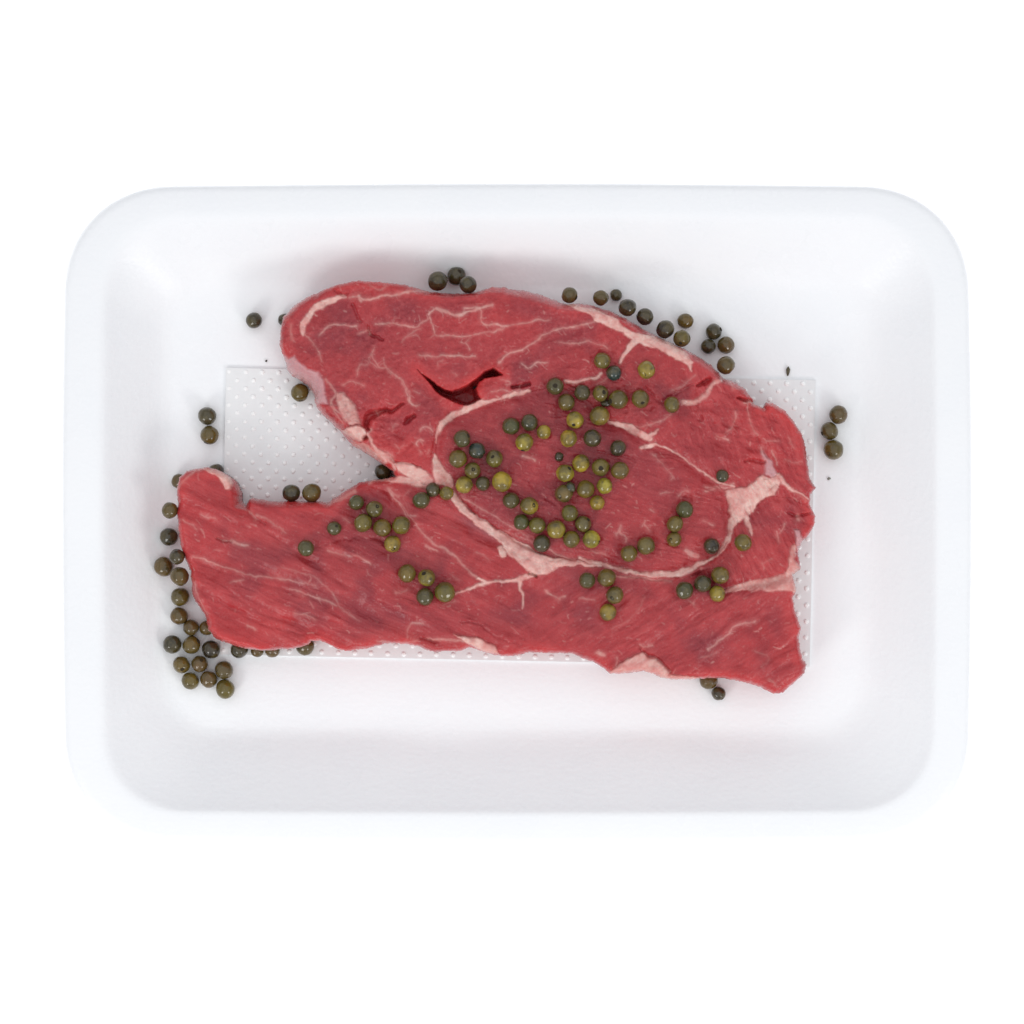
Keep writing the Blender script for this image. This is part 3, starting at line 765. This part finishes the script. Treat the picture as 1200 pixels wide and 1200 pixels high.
furrow('F', [(690, 215), (700, 300), (690, 400), (600, 515), (450, 590)], .7, 1.2, 1.5)
furrow('I', [(160, 200), (260, 320), (380, 400)], 1.2, 1.0, 2)
furrow('I', [(250, 300), (420, 420)], 1.0, .9, 2)
for k in range(22):     # random small nicks and tears along the grain
    x = rng.uniform(225, 930); y = rng.uniform(350, 795); j, i = int(y - Y0), int(x - X0)
    if SD[j, i] < 12: continue
    a = math.radians(ANG[j, i] + rng.normal() * 12); L = rng.uniform(8, 34)
    furrow('P', [(x, y), (x + math.cos(a) * L / 2, y + math.sin(a) * L / 2 + rng.normal()), (x + math.cos(a) * L, y + math.sin(a) * L)], [.4, .9, .4], rng.uniform(.4, .9), 2.2)
Hm += 2.2 * (fbm((GX + 0.5 * GY) / 26, (GY - 0.4 * GX) / 9, 640, 3) - 0.5) * np.clip(gauss(870, 500, 70, 60) + gauss(440, 500, 45, 35) + .7 * gauss(930, 600, 25, 40), 0, 1)
Hm -= FUR
# the open cavity between the muscles
CAV = cp('G', (150, 180), (195, 225), (255, 265), (330, 320), (400, 370), (480, 385), (560, 360), (640, 320), (720, 260), (790, 200), (860, 165),
         (900, 195), (955, 235), (880, 250), (790, 265), (735, 295), (705, 350), (715, 420), (745, 460), (680, 500), (620, 520), (540, 505), (450, 465), (370, 425), (320, 380), (260, 300), (210, 245))
sC = sdf_poly(CAV, GX + 1.2 * (fbm(GX / 4, GY / 4, 700, 2) - .5), GY + 1.2 * (fbm(GX / 4, GY / 4, 710, 2) - .5))
cav = sstep(sC / 3.0 + 0.35)
cdep = 9.5 * np.clip(0.35 + sC / 7, 0, 1)
# lip on the upper side is sheer, the lower side rises gently
Hm = Hm - cav * cdep
FIB = FIB * (1 - 0.4 * cav)
# finger of meat sticking into the cavity
Hm += 1.0 * gauss(568, 455, 12, 7, -10)
Hm += 0.2 * (FIB - 0.5)
Hm += np.where(MA > 0, MA * 0.08, 0)
t = np.clip(SD / ew, 0, 1)
drop = ed * (1 - np.sqrt(np.clip(1 - (1 - t) ** 2, 0, 1)))
hs = np.exp(-(((GX - 554) / 9) ** 2 + ((GY - 454) / 6) ** 2))
drop = drop * (1 - 0.8 * hs)
Hm = np.clip(Hm - drop, 1.5, None)
PUR = np.clip(PUR, 0, 1) * sstep((SD - 4) / 22) * (1 - 0.8 * sstep(sC / 18 + 1))
EDG = 0.75 * np.clip(1 - SD / 16, 0, 1) * sstep((fbm(GX / 25, GY / 25, 800, 2) - 0.25) * 2.5) + 0.55 * np.clip(sC / 12 + 1, 0, 1) * (1 - cav)
EDG += 0.45 * gauss(470, 520, 45, 30, 10) + .3 * gauss(900, 510, 40, 50) + .25 * gauss(600, 385, 200, 25, 8) + .25 * gauss(300, 740, 90, 25) + .3 * gauss(900, 740, 30, 60) + .3 * gauss(230, 600, 20, 60)
EDG = np.clip(EDG, 0, 1) * (1 - 0.6 * PUR)
# grey-lilac outer skin on the sloping flanks
MEM = np.maximum(MEM, 0.55 * np.clip(1 - SD / (ew * 0.32), 0, 1) * sstep((fbm(GX / 30, GY / 12, 820, 2) - .3) * 3))
MEM = np.maximum(MEM, np.clip(1 - SD / 14, 0, 1) * 0.6 * np.maximum(gauss(640, 350, 60, 16, 12), gauss(790, 400, 80, 14, 32)))
MEM = np.maximum(MEM, 0.30 * gauss(590, 634, 60, 4, 28))
MEM = np.clip(MEM, 0, 1)

ZB = FLOOR + 0.0009
ZREF = 0.018
KX = S * (D - ZREF) / D
def gwx(x): return (x - 600) * KX
def gwy(y): return (600 - y) * KX

GSx = np.gradient(SD, axis=1); GSy = np.gradient(SD, axis=0)
gl_ = np.hypot(GSx, GSy) + 1e-6; GNx = GSx / gl_; GNy = GSy / gl_      # inward, pixel space

steak = empty("beef_steak", (gwx(600), gwy(600), ZB))
thing(steak, "raw red beef steak with marbling and pale fat seams, lying in the foam tray", "steak")
SO = np.array((gwx(600), gwy(600), ZB))

def add_attrs(me, idx):
    for nm_, arr in (('fat', FATC), ('purple', PUR), ('edge', EDG), ('membrane', MEM), ('fibre', FIB)):
        at = me.attributes.new(nm_, 'FLOAT', 'POINT')
        at.data.foreach_set('value', arr.ravel()[idx].astype(np.float32))

def grid_solid(name, cell, PX, PY, top, bottom, outer, levels):
    """closed solid over the chosen grid cells. top/bottom: z arrays; levels: (fraction down, inward px) wall rings"""
    ids = np.arange(NXg * NYg).reshape(NYg, NXg)
    cj, ci = np.nonzero(cell)
    a = ids[cj, ci]; b = ids[cj, ci + 1]; c = ids[cj + 1, ci + 1]; d = ids[cj + 1, ci]
    quads = np.stack([a, d, c, b], 1)          # counter-clockwise seen from above (y flipped)
    used, inv = np.unique(quads, return_inverse=True); inv = inv.reshape(quads.shape)
    n = len(used)
    x = gwx(PX.ravel()[used]); y = gwy(PY.ravel()[used]); zt = top.ravel()[used]; zb = bottom.ravel()[used]
    V = [np.stack([x, y, zt], 1)]
    e = np.concatenate([inv[:, [0, 1]], inv[:, [1, 2]], inv[:, [2, 3]], inv[:, [3, 0]]])
    key = e[:, 0].astype(np.int64) * n + e[:, 1]; rev = e[:, 1].astype(np.int64) * n + e[:, 0]
    be = e[~np.isin(key, rev)]
    bv = np.unique(be); m = len(bv)
    pos = np.full(n, -1); pos[bv] = np.arange(m)
    F = [inv]; src = [used]
    prev_idx = bv; base = n
    out = outer.ravel()[used][bv]
    nx = GNx.ravel()[used][bv]; ny = GNy.ravel()[used][bv]
    for fr, inn in levels:
        xx = x[bv] + nx * inn * KX * out; yy = y[bv] - ny * inn * KX * out
        zz = zt[bv] * (1 - fr) + zb[bv] * fr
        V.append(np.stack([xx, yy, zz], 1)); src.append(used[bv])
        cur = base + np.arange(m)
        p0 = prev_idx[pos[be[:, 0]]]; p1 = prev_idx[pos[be[:, 1]]]; c0 = cur[pos[be[:, 0]]]; c1 = cur[pos[be[:, 1]]]
        F.append(np.stack([p0, c0, c1, p1], 1))
        prev_idx = cur; base += m
    # bottom
    bi = np.full(n, -1); bi[bv] = prev_idx
    inner = np.setdiff1d(np.arange(n), bv)
    bi[inner] = base + np.arange(len(inner))
    V.append(np.stack([x[inner], y[inner], zb[inner]], 1)); src.append(used[inner])
    F.append(bi[inv][:, ::-1])
    V = np.concatenate(V) - SO; F = np.concatenate(F); src = np.concatenate(src)
    me = np_mesh(name, V, F)
    add_attrs(me, src)
    return me

cell_sd = (SD[:-1, :-1] + SD[1:, :-1] + SD[:-1, 1:] + SD[1:, 1:]) / 4
IN = cell_sd > 0
# snap border vertices onto the outline so the silhouette is smooth
touch = np.zeros(GX.shape, bool); full = np.zeros(GX.shape, np.int32)
for dj in (0, 1):
    for di in (0, 1):
        full[dj:NYg - 1 + dj, di:NXg - 1 + di] += IN
border = (full > 0) & (full < 4)
PX = GX.copy(); PY = GY.copy()
PX[border] -= (SD * GNx)[border]; PY[border] -= (SD * GNy)[border]
dropb = ed * 1.0
TOPZ = ZB + Hm / 1000
TOPZ = TOPZ.astype(np.float64)
# the snapped rim sits at the bottom of the rounding
BOT = np.full(GX.shape, ZB)
def cellmask(s): return (s[:-1, :-1] + s[1:, 1:] + s[1:, :-1] + s[:-1, 1:]) > 0
cE = cellmask(sE); cR = cellmask(sR) & ~cE; cL = cellmask(sL) & ~cE & ~cR; cU = ~cE & ~cR & ~cL
LV = [(0.25, 0.4), (0.5, 2.5), (0.75, 5.5), (0.93, 7.5), (1.0, 10.0)]
outer = border.astype(np.float32)
for cm, lab in ((cU, "upper band of bright red marbled lean"), (cE, "round purplish red central muscle"), (cL, "long lower strip of lean with diagonal grain"), (cR, "small red lump of lean at the right edge")):
    me = grid_solid("lean_muscle", IN & cm, PX, PY, TOPZ, BOT, outer, LV)
    o = link_mesh("lean_muscle", me, M_MEAT, steak); o['label'] = lab
for (nm_, lab, _, _, th), f in zip(FATS, fat_fields):
    ff = np.where(SD > 0.2, f, 0)
    c4 = (ff[:-1, :-1] + ff[1:, :-1] + ff[:-1, 1:] + ff[1:, 1:]) / 4
    cell = (c4 > 0.22) & IN
    if not cell.any(): continue
    prof_ = np.clip((f - 0.22) / 0.78, 0, 1)
    lift = th * prof_ * (0.75 + 0.5 * fbm(GX / 5, GY / 5, 900, 3)) - 0.06 * (1 - prof_)
    me = grid_solid(nm_, cell, PX, PY, TOPZ + lift / 1000, TOPZ - 0.0005, np.zeros(GX.shape, np.float32), [(1.0, 0)])
    o = link_mesh(nm_, me, M_MEAT, steak); o['label'] = lab

# ------------------------------------------------------------------ peppercorns
COL = dict(y=(0.30, 0.215, 0.026), Y=(0.40, 0.29, 0.030), o=(0.155, 0.108, 0.016), g=(0.062, 0.060, 0.018), d=(0.043, 0.036, 0.018),
           b=(0.135, 0.080, 0.016), t=(0.026, 0.040, 0.036), k=(0.027, 0.021, 0.014), m=(0.15, 0.108, 0.022))
WORD = dict(y="yellow-olive", Y="bright yellow-olive", o="olive green", g="dull dark green", d="dark grey-green", b="brownish olive",
            t="blackish teal", k="blackened", m="mottled olive")
# x, y, r (px), colour, label tail, flags: u = tucked under the beef, hX,Y = stem scar seen at offset (X,Y) of the radius
TR = "peppercorns lying on the foam tray"; ON = "peppercorns scattered on the beef"
PEP = [
 (297.5, 375.5, 10, 'd', "alone on the tray left of the steak's rounded upper lobe", ''),
 (333.5, 375, 8, 'k', "peeping out under the left edge of the upper lobe", 'u'),
 (351.5, 460, 11, 'o', "on the dotted pad against the left flank of the upper lobe", 'h0.1,-1'),
 (243, 487.5, 11, 'd', "upper of the two stacked left of the dotted pad", ''),
 (245.5, 510, 11, 'b', "lower of the two stacked left of the dotted pad", 'h-0.4,-0.95'),
 (253, 553, 10, 'k', "half hidden behind the tip of the steak's narrow end", 'u'),
 (210, 564, 9.5, 'b', "half hidden at the upper left corner of the narrow end", 'u'),
 (199, 598, 9.5, 'b', "second from top along the left side of the narrow end", 'h-0.9,-0.7'),
 (198, 629, 11, 'd', "third from top along the left side of the narrow end", ''),
 (207.5, 652.5, 9.5, 'd', "touching the steak, just above and right of the brown outlier", ''),
 (192, 664, 11.8, 'b', "farthest left of all peppercorns, in the left row", ''),
 (210.5, 675.5, 11.2, 'b', "in the left row, diagonally below the farthest left one", ''),
 (211, 699.5, 11, 'o', "in the left row, third above the bottom left heap", ''),
 (210, 722, 10.5, 'b', "in the left row, second above the bottom left heap", ''),
 (225.5, 735.5, 10, 'b', "at the top of the bottom left heap, beside the steak corner", ''),
 (240.5, 736, 9, 'b', "mostly hidden under the steak's lower left corner", 'u'),
 (202, 755, 11, 'd', "leftmost in the upper row of the bottom left heap", 'h0.7,0.7'),
 (224.5, 755.5, 11, 'o', "middle of the upper row of the bottom left heap", 'h0.8,0.4'),
 (247.5, 761, 11, 'k', "rightmost in the upper row of the bottom left heap", ''),
 (212.5, 779, 10.5, 'o', "leftmost in the middle row of the bottom left heap", 'h0.2,-0.5'),
 (234, 778, 10, 'b', "middle of the middle row of the bottom left heap", 'h0.3,0.5'),
 (262.5, 785, 11, 'b', "rightmost in the middle row of the bottom left heap", 'h-0.75,0'),
 (223, 798, 10.5, 'o', "left of the two in the lowest row, touching three others", ''),
 (244.5, 796, 10.2, 'b', "between two others in the lowest row of the left heap", ''),
 (264, 807.5, 11.5, 'o', "lowest of the bottom left heap, at its right end", ''),
 (280.5, 761, 10.8, 'd', "first of four poking out under the lower left edge", 'u'),
 (301.5, 762.5, 8.2, 'b', "second of four poking out under the lower left edge", 'u'),
 (319.5, 762, 9.2, 'b', "third of four poking out under the lower left edge", 'u'),
 (357.5, 757.5, 10.8, 'b', "fourth, farthest right, under the lower left edge", 'uh-0.7,-0.3'),
 (449, 553, 10.2, 'k', "wedged in the apex of the notch on the pad", 'u'),
 (341.5, 577.5, 10.5, 'd', "left of the pair on the pad above the lower strip", ''),
 (365.3, 577.5, 11.2, 'o', "right of the pair on the pad above the lower strip", ''),
 (513, 329.5, 11.6, 'd', "left of the three at the steak's top edge", ''),
 (535, 323.5, 11.6, 'd', "topmost in the picture, middle of the three at the top edge", 'h0.35,0.45'),
 (548.5, 333.5, 10.5, 'k', "right of the three at the steak's top edge", ''),
 (667.5, 346, 9.6, 'b', "standing apart at the top edge, first of the upper right row", 'h0.9,-0.4'),
 (704, 349, 9.6, 'b', "second in the row along the upper right edge", ''),
 (722, 346, 7.4, 'd', "small, third in the row along the upper right edge", ''),
 (735.3, 360.5, 10.8, 'k', "fourth in the row along the upper right edge", ''),
 (755.8, 371.3, 10.6, 'k', "fifth in the row along the upper right edge", ''),
 (779.6, 385.8, 11, 'k', "sixth in the row along the upper right edge", ''),
 (803.3, 376.3, 9.5, 'o', "upper of the light pair right of the black row", 'h0.7,0.4'),
 (799, 396.7, 10.2, 'o', "lower of the light pair, touching the steak edge", 'h-0.2,-0.6'),
 (836.3, 388.8, 10, 'd', "top of the four-berry cluster right of the upper edge", 'h0.95,0.3'),
 (830, 406, 9.2, 'd', "left one of the four-berry cluster right of the upper edge", ''),
 (850.7, 404.6, 10.7, 'b', "right one of the four-berry cluster right of the upper edge", ''),
 (850.5, 428, 10.8, 'b', "bottom of the four-berry cluster, touching the steak", ''),
 (982.5, 486, 11, 'b', "top of the three stacked at the right of the tray", ''),
 (972, 505, 10.8, 'b', "middle of the three stacked at the right of the tray", 'h-0.9,-0.3'),
 (976.8, 527, 12.2, 'o', "bottom of the three stacked at the right of the tray", 'h-0.6,-0.4'),
 (830.5, 797, 11, 'b', "mostly hidden under the bottom edge at the right", 'u'),
 (842, 812.5, 8.6, 'k', "small, with a nib, below the bottom edge at the right", 'h0.6,-0.9'),
 # ---- on the beef
 (358.7, 642.5, 9.8, 'g', "alone on the left of the lower strip", ''),
 (391.7, 619, 8.5, 'g', "alone between the lone left one and the big group", 'h0.4,0.3'),
 (417.5, 589, 9.3, 'g', "topmost left of the group on the lower strip", ''),
 (438.7, 596.5, 10, 'm', "top middle of the group on the lower strip", 'h0.4,0.3'),
 (425.3, 613, 11, 'o', "left centre of the group on the lower strip", ''),
 (448, 618.5, 10.6, 'o', "centre of the group on the lower strip", ''),
 (470, 615.5, 11.2, 'o', "rightmost of the group on the lower strip", ''),
 (460, 637.5, 10, 'y', "lowest of the group on the lower strip", 'h0.1,-0.6'),
 (497, 584, 10.4, 'g', "large, front of the trio on the fat by the notch", ''),
 (507, 577, 8.6, 'd', "tucked in the middle of the trio on the fat by the notch", ''),
 (518.5, 577, 8.6, 'y', "right of the trio on the fat by the notch", ''),
 (477, 672, 11, 'o', "upper left of the foursome in the lower strip's centre", ''),
 (500, 677, 10.5, 'y', "upper middle of the foursome in the lower strip's centre", 'h-0.3,0.5'),
 (498, 699.5, 10.2, 'g', "lowest of the foursome in the lower strip's centre", ''),
 (521.3, 694, 12, 'o', "right of the foursome in the lower strip's centre", ''),
 (541.7, 514, 10.3, 'g', "top of the left cluster on the round muscle", 'h0.7,0.3'),
 (536.5, 537.5, 10.6, 'o', "leftmost of the left cluster on the round muscle", ''),
 (559, 528, 10.2, 't', "with a bluish spot, centre of the left cluster", 'h0.5,-0.8'),
 (579.5, 537.5, 10.6, 'm', "wrinkled, right side of the left cluster on the round muscle", 'h-0.2,0.2'),
 (553.7, 551.5, 9.8, 'm', "wrinkled, low centre of the left cluster", 'h0.1,0.1'),
 (544, 568, 10.6, 'Y', "bottom left of the left cluster on the round muscle", ''),
 (565.7, 566.7, 8.8, 'd', "small, bottom middle of the left cluster", ''),
 (588.3, 564.3, 12.2, 'Y', "largest, at the bottom right of the left cluster", ''),
 (598.8, 586.5, 9.8, 'g', "just below the largest yellow one", ''),
 (620.2, 592.8, 11, 'y', "with a dark round stem hole, in the lower chain", 'h0.5,0.05'),
 (598.7, 499.5, 10.6, 'g', "left of the upper foursome on the round muscle", ''),
 (620.7, 495, 10.4, 'd', "top of the upper foursome on the round muscle", ''),
 (637.2, 506.3, 8.9, 'Y', "small, right of the upper foursome", ''),
 (614.5, 518.3, 11, 'Y', "bottom of the upper foursome on the round muscle", 'h-0.2,-0.95'),
 (650.5, 452.5, 10.5, 'g', "top left of the big upper cluster", 'h0,0'),
 (663.7, 471.3, 10.5, 'o', "second from left in the big upper cluster, diagonally lower", ''),
 (682.5, 460, 9.8, 'd', "top middle of the big upper cluster", ''),
 (703.7, 461, 9.8, 'm', "with a dark mark, upper right of the big upper cluster", 'h0.4,0.1'),
 (674, 492.3, 10.4, 'Y', "with a dark stem hole at its bottom, below the big upper cluster", 'h-0.2,-0.6'),
 (702.5, 487.3, 12, 'y', "large and pale, below the middle of the big upper cluster", ''),
 (724.5, 468, 11.8, 'o', "with a dark gash at its left, in the upper cluster", 'h-0.8,-0.2'),
 (750.5, 467.3, 10.8, 'o', "egg-shaped, with a dark hole low on it, right of the upper cluster", 'h0.2,-0.5'),
 (787.3, 474.3, 9.8, 'o', "with a white stem nub, farthest right of the upper row", 'h0.1,-0.95'),
 (705.7, 422.8, 10.2, 'o', "paired with a blackish one near the shoulder fat band", ''),
 (719.3, 437, 9.4, 't', "paired with an olive one near the shoulder fat band", ''),
 (757.5, 433.5, 10.4, 'y', "alone and pale below the shoulder fat band", 'h-0.3,-0.55'),
 (666.3, 514, 10.4, 'Y', "left neighbour of the black one, at mid height of the muscle", ''),
 (694.3, 513.7, 11, 'k', "glossy, between a yellow one and a smaller dark one", ''),
 (724.3, 525, 9.8, 'k', "glossy and smaller, right of the large black one", ''),
 (680.7, 543, 10.4, 'Y', "top left of the right-hand cluster on the round muscle", 'h0.7,0.5'),
 (662.3, 554.5, 11, 'Y', "leftmost of the right-hand cluster, with a black dot", 'h0.45,0.5'),
 (703.8, 547.5, 10.9, 'o', "with a dark pit, top middle of the right-hand cluster", 'h0,-0.15'),
 (726.5, 551.5, 10.6, 'o', "large and dull, top right of the right-hand cluster", ''),
 (660.8, 578.3, 11.2, 'm', "brown patched, lower left of the right-hand cluster", 'h-0.5,-0.3'),
 (686.3, 573.5, 11, 'o', "dull, centre of the right-hand cluster", ''),
 (708.5, 569.3, 9.6, 'Y', "centre right of the right-hand cluster", ''),
 (700, 589.3, 9.2, 'y', "bottom of the right-hand cluster", ''),
 (667.7, 601.3, 10.3, 'o', "head of the lower heap, below the brown patched one", ''),
 (611, 612, 9.4, 'g', "left end of the lower heap, above the fat seam", ''),
 (629, 615.5, 10, 'o', "second from left in the lower heap", ''),
 (651.8, 620.5, 11.4, 'y', "large, centre of the lower heap", ''),
 (683.5, 614, 10, 'm', "with a black crack, right of centre in the lower heap", 'h0.6,0.5'),
 (635, 637, 10.4, 'd', "lowest, resting on the fat seam below the lower heap", ''),
 (669.5, 632, 10.2, 'o', "bottom middle of the lower heap", ''),
 (693, 632, 10.4, 'Y', "right end of the lower heap, bottom row", 'h0.9,-0.4'),
 (737, 648.8, 10, 'o', "left of the pair low on the round muscle", ''),
 (757, 639.3, 11.2, 'm', "right of the pair low on the round muscle", ''),
 (802.5, 597, 10.4, 'g', "top of the short column on the round muscle's right", ''),
 (791, 614, 10, 'o', "middle of the short column on the round muscle's right", ''),
 (790, 632, 9, 'o', "with a dark hole, bottom of the short column at the right", 'h-0.5,0'),
 (846.5, 558, 8, 'd', "small and alone near the triangular fat wedge", ''),
 (834, 640, 10, 'k', "with a pale glossy scar, by the lower right seam bend", 'h0.2,-0.2'),
 (870.7, 636, 10.6, 'o', "alone on the lean right of the seam bend", ''),
 (688, 680.3, 10, 'g', "left of the foursome below the thin seam", ''),
 (711, 677, 11, 'o', "top of the foursome below the thin seam", ''),
 (720.5, 697.5, 10.6, 'm', "with a round black hole, third of the foursome below the seam", 'h-0.35,-0.3'),
 (712.5, 717.5, 10, 'y', "lowest of the foursome below the thin seam", ''),
 (802, 692, 11, 'g', "left of the right-hand foursome on the seam", ''),
 (823.3, 684, 10.6, 'd', "middle of the right-hand foursome on the seam", ''),
 (844, 674, 10.9, 'o', "top right of the right-hand foursome on the seam", ''),
 (840.5, 695.8, 9.8, 'y', "bottom right of the right-hand foursome on the seam", ''),
]
def pepper_mesh(seed):
    r = random.Random(seed)
    bm = bmesh.new()
    bmesh.ops.create_icosphere(bm, subdivisions=4, radius=1.0)
    from mathutils import noise
    off = Vector((r.uniform(0, 50), r.uniform(0, 50), r.uniform(0, 50)))
    sq = Vector((r.uniform(.96, 1.03), r.uniform(.96, 1.03), r.uniform(.93, 1.0)))
    for v in bm.verts:
        p = v.co.normalized()
        k = 1 + 0.06 * noise.noise(p * 1.3 + off) + 0.028 * noise.noise(p * 4 + off)
        w = noise.noise(p * 3 + off * 2)
        k -= 0.03 * max(0, 0.12 - abs(w)) / 0.12 * (1 if seed % 3 == 0 else 0.25)
        v.co = Vector((p.x * sq.x, p.y * sq.y, p.z * sq.z)) * k
    for f in bm.faces: f.smooth = True
    me = bpy.data.meshes.new("peppercorn"); bm.to_mesh(me); bm.free()
    me.materials.append(M_PEP)
    return me
UNIT = 10 * KX
VARS = []
for s in range(7):
    me = pepper_mesh(s)
    co = np.empty(len(me.vertices) * 3, np.float32); me.vertices.foreach_get('co', co); me.vertices.foreach_set('co', co * UNIT); me.update()
    VARS.append(me)
def scar_mesh():
    bm = bmesh.new(); ns = 14; prev = None
    rings = [(0.27, -0.05), (0.27, 0.005), (0.22, 0.02), (0.13, -0.0), (0.05, -0.005)]
    for rr, z in rings:
        cur = [bm.verts.new((rr * (1 + .16 * math.sin(3 * k) + .1 * math.sin(5 * k + 1)) * math.cos(2 * math.pi * k / ns) * UNIT, rr * math.sin(2 * math.pi * k / ns) * UNIT, z * UNIT)) for k in range(ns)]
        if prev:
            for k in range(ns): bm.faces.new((prev[k], prev[(k + 1) % ns], cur[(k + 1) % ns], cur[k]))
        prev = cur
    bm.faces.new(prev)
    for f in bm.faces: f.smooth = True
    me = bpy.data.meshes.new("stem_scar"); bm.to_mesh(me); bm.free(); me.materials.append(M_DARK)
    return me
SCAR = scar_mesh()

SURF = np.where(SD > 0, ZB + Hm / 1000, FLOOR)   # what a berry can rest on
for f, (_, _, _, _, th) in zip(fat_fields, FATS): SURF = np.maximum(SURF, np.where((SD > 0) & (f > .3), ZB + Hm / 1000 + th * f / 1000, 0))
PADTOP = FLOOR + PAD_T + 0.0004
placed = []
def rest(px, py, r, under):
    rm = r * KX
    onpad = 266 < px < 953 and 433 < py < 775
    base = (PADTOP if onpad else FLOOR) + rm * 0.97
    if under: return base
    j0, j1 = int(max(0, py - r - Y0)), int(min(NYg, py + r + 2 - Y0)); i0, i1 = int(max(0, px - r - X0)), int(min(NXg, px + r + 2 - X0))
    if j1 <= j0 or i1 <= i0: return base
    x = GX[j0:j1, i0:i1]; y = GY[j0:j1, i0:i1]
    q = r * r - (x - px) ** 2 - (y - py) ** 2
    m = (q > 0) & (SD[j0:j1, i0:i1] > 0)
    if not m.any(): return base
    z = (SURF[j0:j1, i0:i1] + np.sqrt(np.clip(q, 0, None)) * KX)[m]
    inside = SD[int(py - Y0), int(px - X0)] > 8
    return max(base, float(np.percentile(z, 90 if inside else 55)) - 0.0009)

items = [list(p) for p in PEP]
zs = [rest(x, y, r, 'u' in fl.split('h')[0]) for x, y, r, c, l, fl in items]
pos = [Vector(put(x, y, z)) for (x, y, r, c, l, fl), z in zip(items, zs)]
rad = [p[2] * KX * 0.985 for p in items]
for it in range(30):
    for i in range(len(pos)):
        for j in range(i + 1, len(pos)):
            d = pos[j] - pos[i]; m = rad[i] + rad[j]
            if abs(d.x) > m or abs(d.y) > m: continue
            L = d.length
            if L < m * 0.985:
                pushv = d.normalized() * (m * 0.985 - L) * 0.5
                if it > 12: pushv.x *= .3; pushv.y *= .3; pushv.z = (1 if d.z >= 0 else -1) * (m * .985 - L) * .4
                pos[i] -= pushv * (0.6 if pushv.z > 0 else 1); pos[j] += pushv
for i in range(len(pos)): pos[i].z = max(pos[i].z, zs[i] - 0.0002)
rr = random.Random(5)
for i, (x, y, r, c, lab, fl) in enumerate(items):
    on = i >= 52
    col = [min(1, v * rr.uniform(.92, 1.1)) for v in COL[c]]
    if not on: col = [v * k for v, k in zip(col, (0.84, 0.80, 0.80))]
    label = f"{WORD[c]} peppercorn {lab}"
    sc = r / 10.0
    me = VARS[rr.randrange(7)] if c != 'm' else VARS[rr.choice((0, 3, 6))]
    rot = (rr.uniform(0, 6.28), rr.uniform(0, 6.28), rr.uniform(0, 6.28))
    if c == 'm': sc *= 1.0
    h = fl.split('h')[1] if 'h' in fl else None
    if h is None:
        o = bpy.data.objects.new("peppercorn", me); SC.collection.objects.link(o)
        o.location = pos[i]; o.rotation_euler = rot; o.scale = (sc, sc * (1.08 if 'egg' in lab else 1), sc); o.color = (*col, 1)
        thing(o, label, "peppercorn", ON if on else TR)
    else:
        e = empty("peppercorn", pos[i]); thing(e, label, "peppercorn", ON if on else TR)
        o = bpy.data.objects.new("berry", me); SC.collection.objects.link(o); o.parent = e
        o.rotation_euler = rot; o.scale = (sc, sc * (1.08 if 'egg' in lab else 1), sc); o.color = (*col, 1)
        hx, hy = (float(q) for q in h.split(','))
        n = math.hypot(hx, hy)
        if n > 0.93: hx, hy = hx / n * .93, hy / n * .93
        d = Vector((hx, hy, math.sqrt(max(0.02, 1 - hx * hx - hy * hy)))).normalized()
        s = bpy.data.objects.new("stem_scar", SCAR); SC.collection.objects.link(s); s.parent = e
        s.location = d * r * KX * 0.985
        s.rotation_euler = d.to_track_quat('Z', 'Y').to_euler()
        k = rr.uniform(.7, 1.0) * sc; s.scale = (k, k * rr.uniform(.7, 1), k * 1.2)

# ------------------------------------------------------------------ broken bits
def fragment(px, py, z, sx, sy, sz, rot, col, label, seed):
    r = random.Random(seed); bm = bmesh.new()
    bmesh.ops.create_icosphere(bm, subdivisions=2, radius=1.0)
    from mathutils import noise
    for v in bm.verts:
        k = 1 + 0.45 * noise.noise(v.co * 1.4 + Vector((seed * 7, 3, 1)))
        v.co = Vector((v.co.x * sx, v.co.y * sy * (1 - 0.35 * v.co.x * 0), v.co.z * sz)) * k * KX
    for f in bm.faces: f.smooth = True
    me = bpy.data.meshes.new("peppercorn_fragment"); bm.to_mesh(me); bm.free()
    o = link_mesh("peppercorn_fragment", me, M_PEP); o.color = (*col, 1)
    o.location = put(px, py, z); o.rotation_euler = (0, 0, math.radians(rot))
    thing(o, label, "peppercorn bit", "broken peppercorn bits")
def surf(px, py): return float(SURF[int(py - Y0), int(px - X0)])
fragment(923.5, 435, FLOOR + 0.0006, 2.2, 5.6, 2.2, -5, COL['d'], "small pointed husk on the tray above the pad's upper right corner", 1)
fragment(971.5, 561, FLOOR + 0.0003, 2.2, 1.6, 1.2, 10, (0.3, 0.3, 0.26), "tiny pale grey speck on the tray below the three stacked peppercorns", 2)
fragment(312, 423, FLOOR + 0.0003, 1.5, 1.2, 1.2, 40, COL['k'], "tiny black speck on the tray just above the pad's left part", 3)
fragment(655, 535, surf(655, 535) + 0.0008, 5.2, 6.2, 4.5, 10, COL['k'], "small black shrivelled bit beside the yellow peppercorns on the round muscle", 4)
fragment(668.5, 571, pos[100].z + 0.0012, 5.8, 6.2, 5, 20, COL['t'], "black shrivelled bit wedged between brown patched and dull olive peppercorns", 5)
fragment(710, 473, surf(710, 473) + 0.0010, 6, 4.5, 4, 0, COL['k'], "dark bit lying between the peppercorns of the upper cluster", 6)
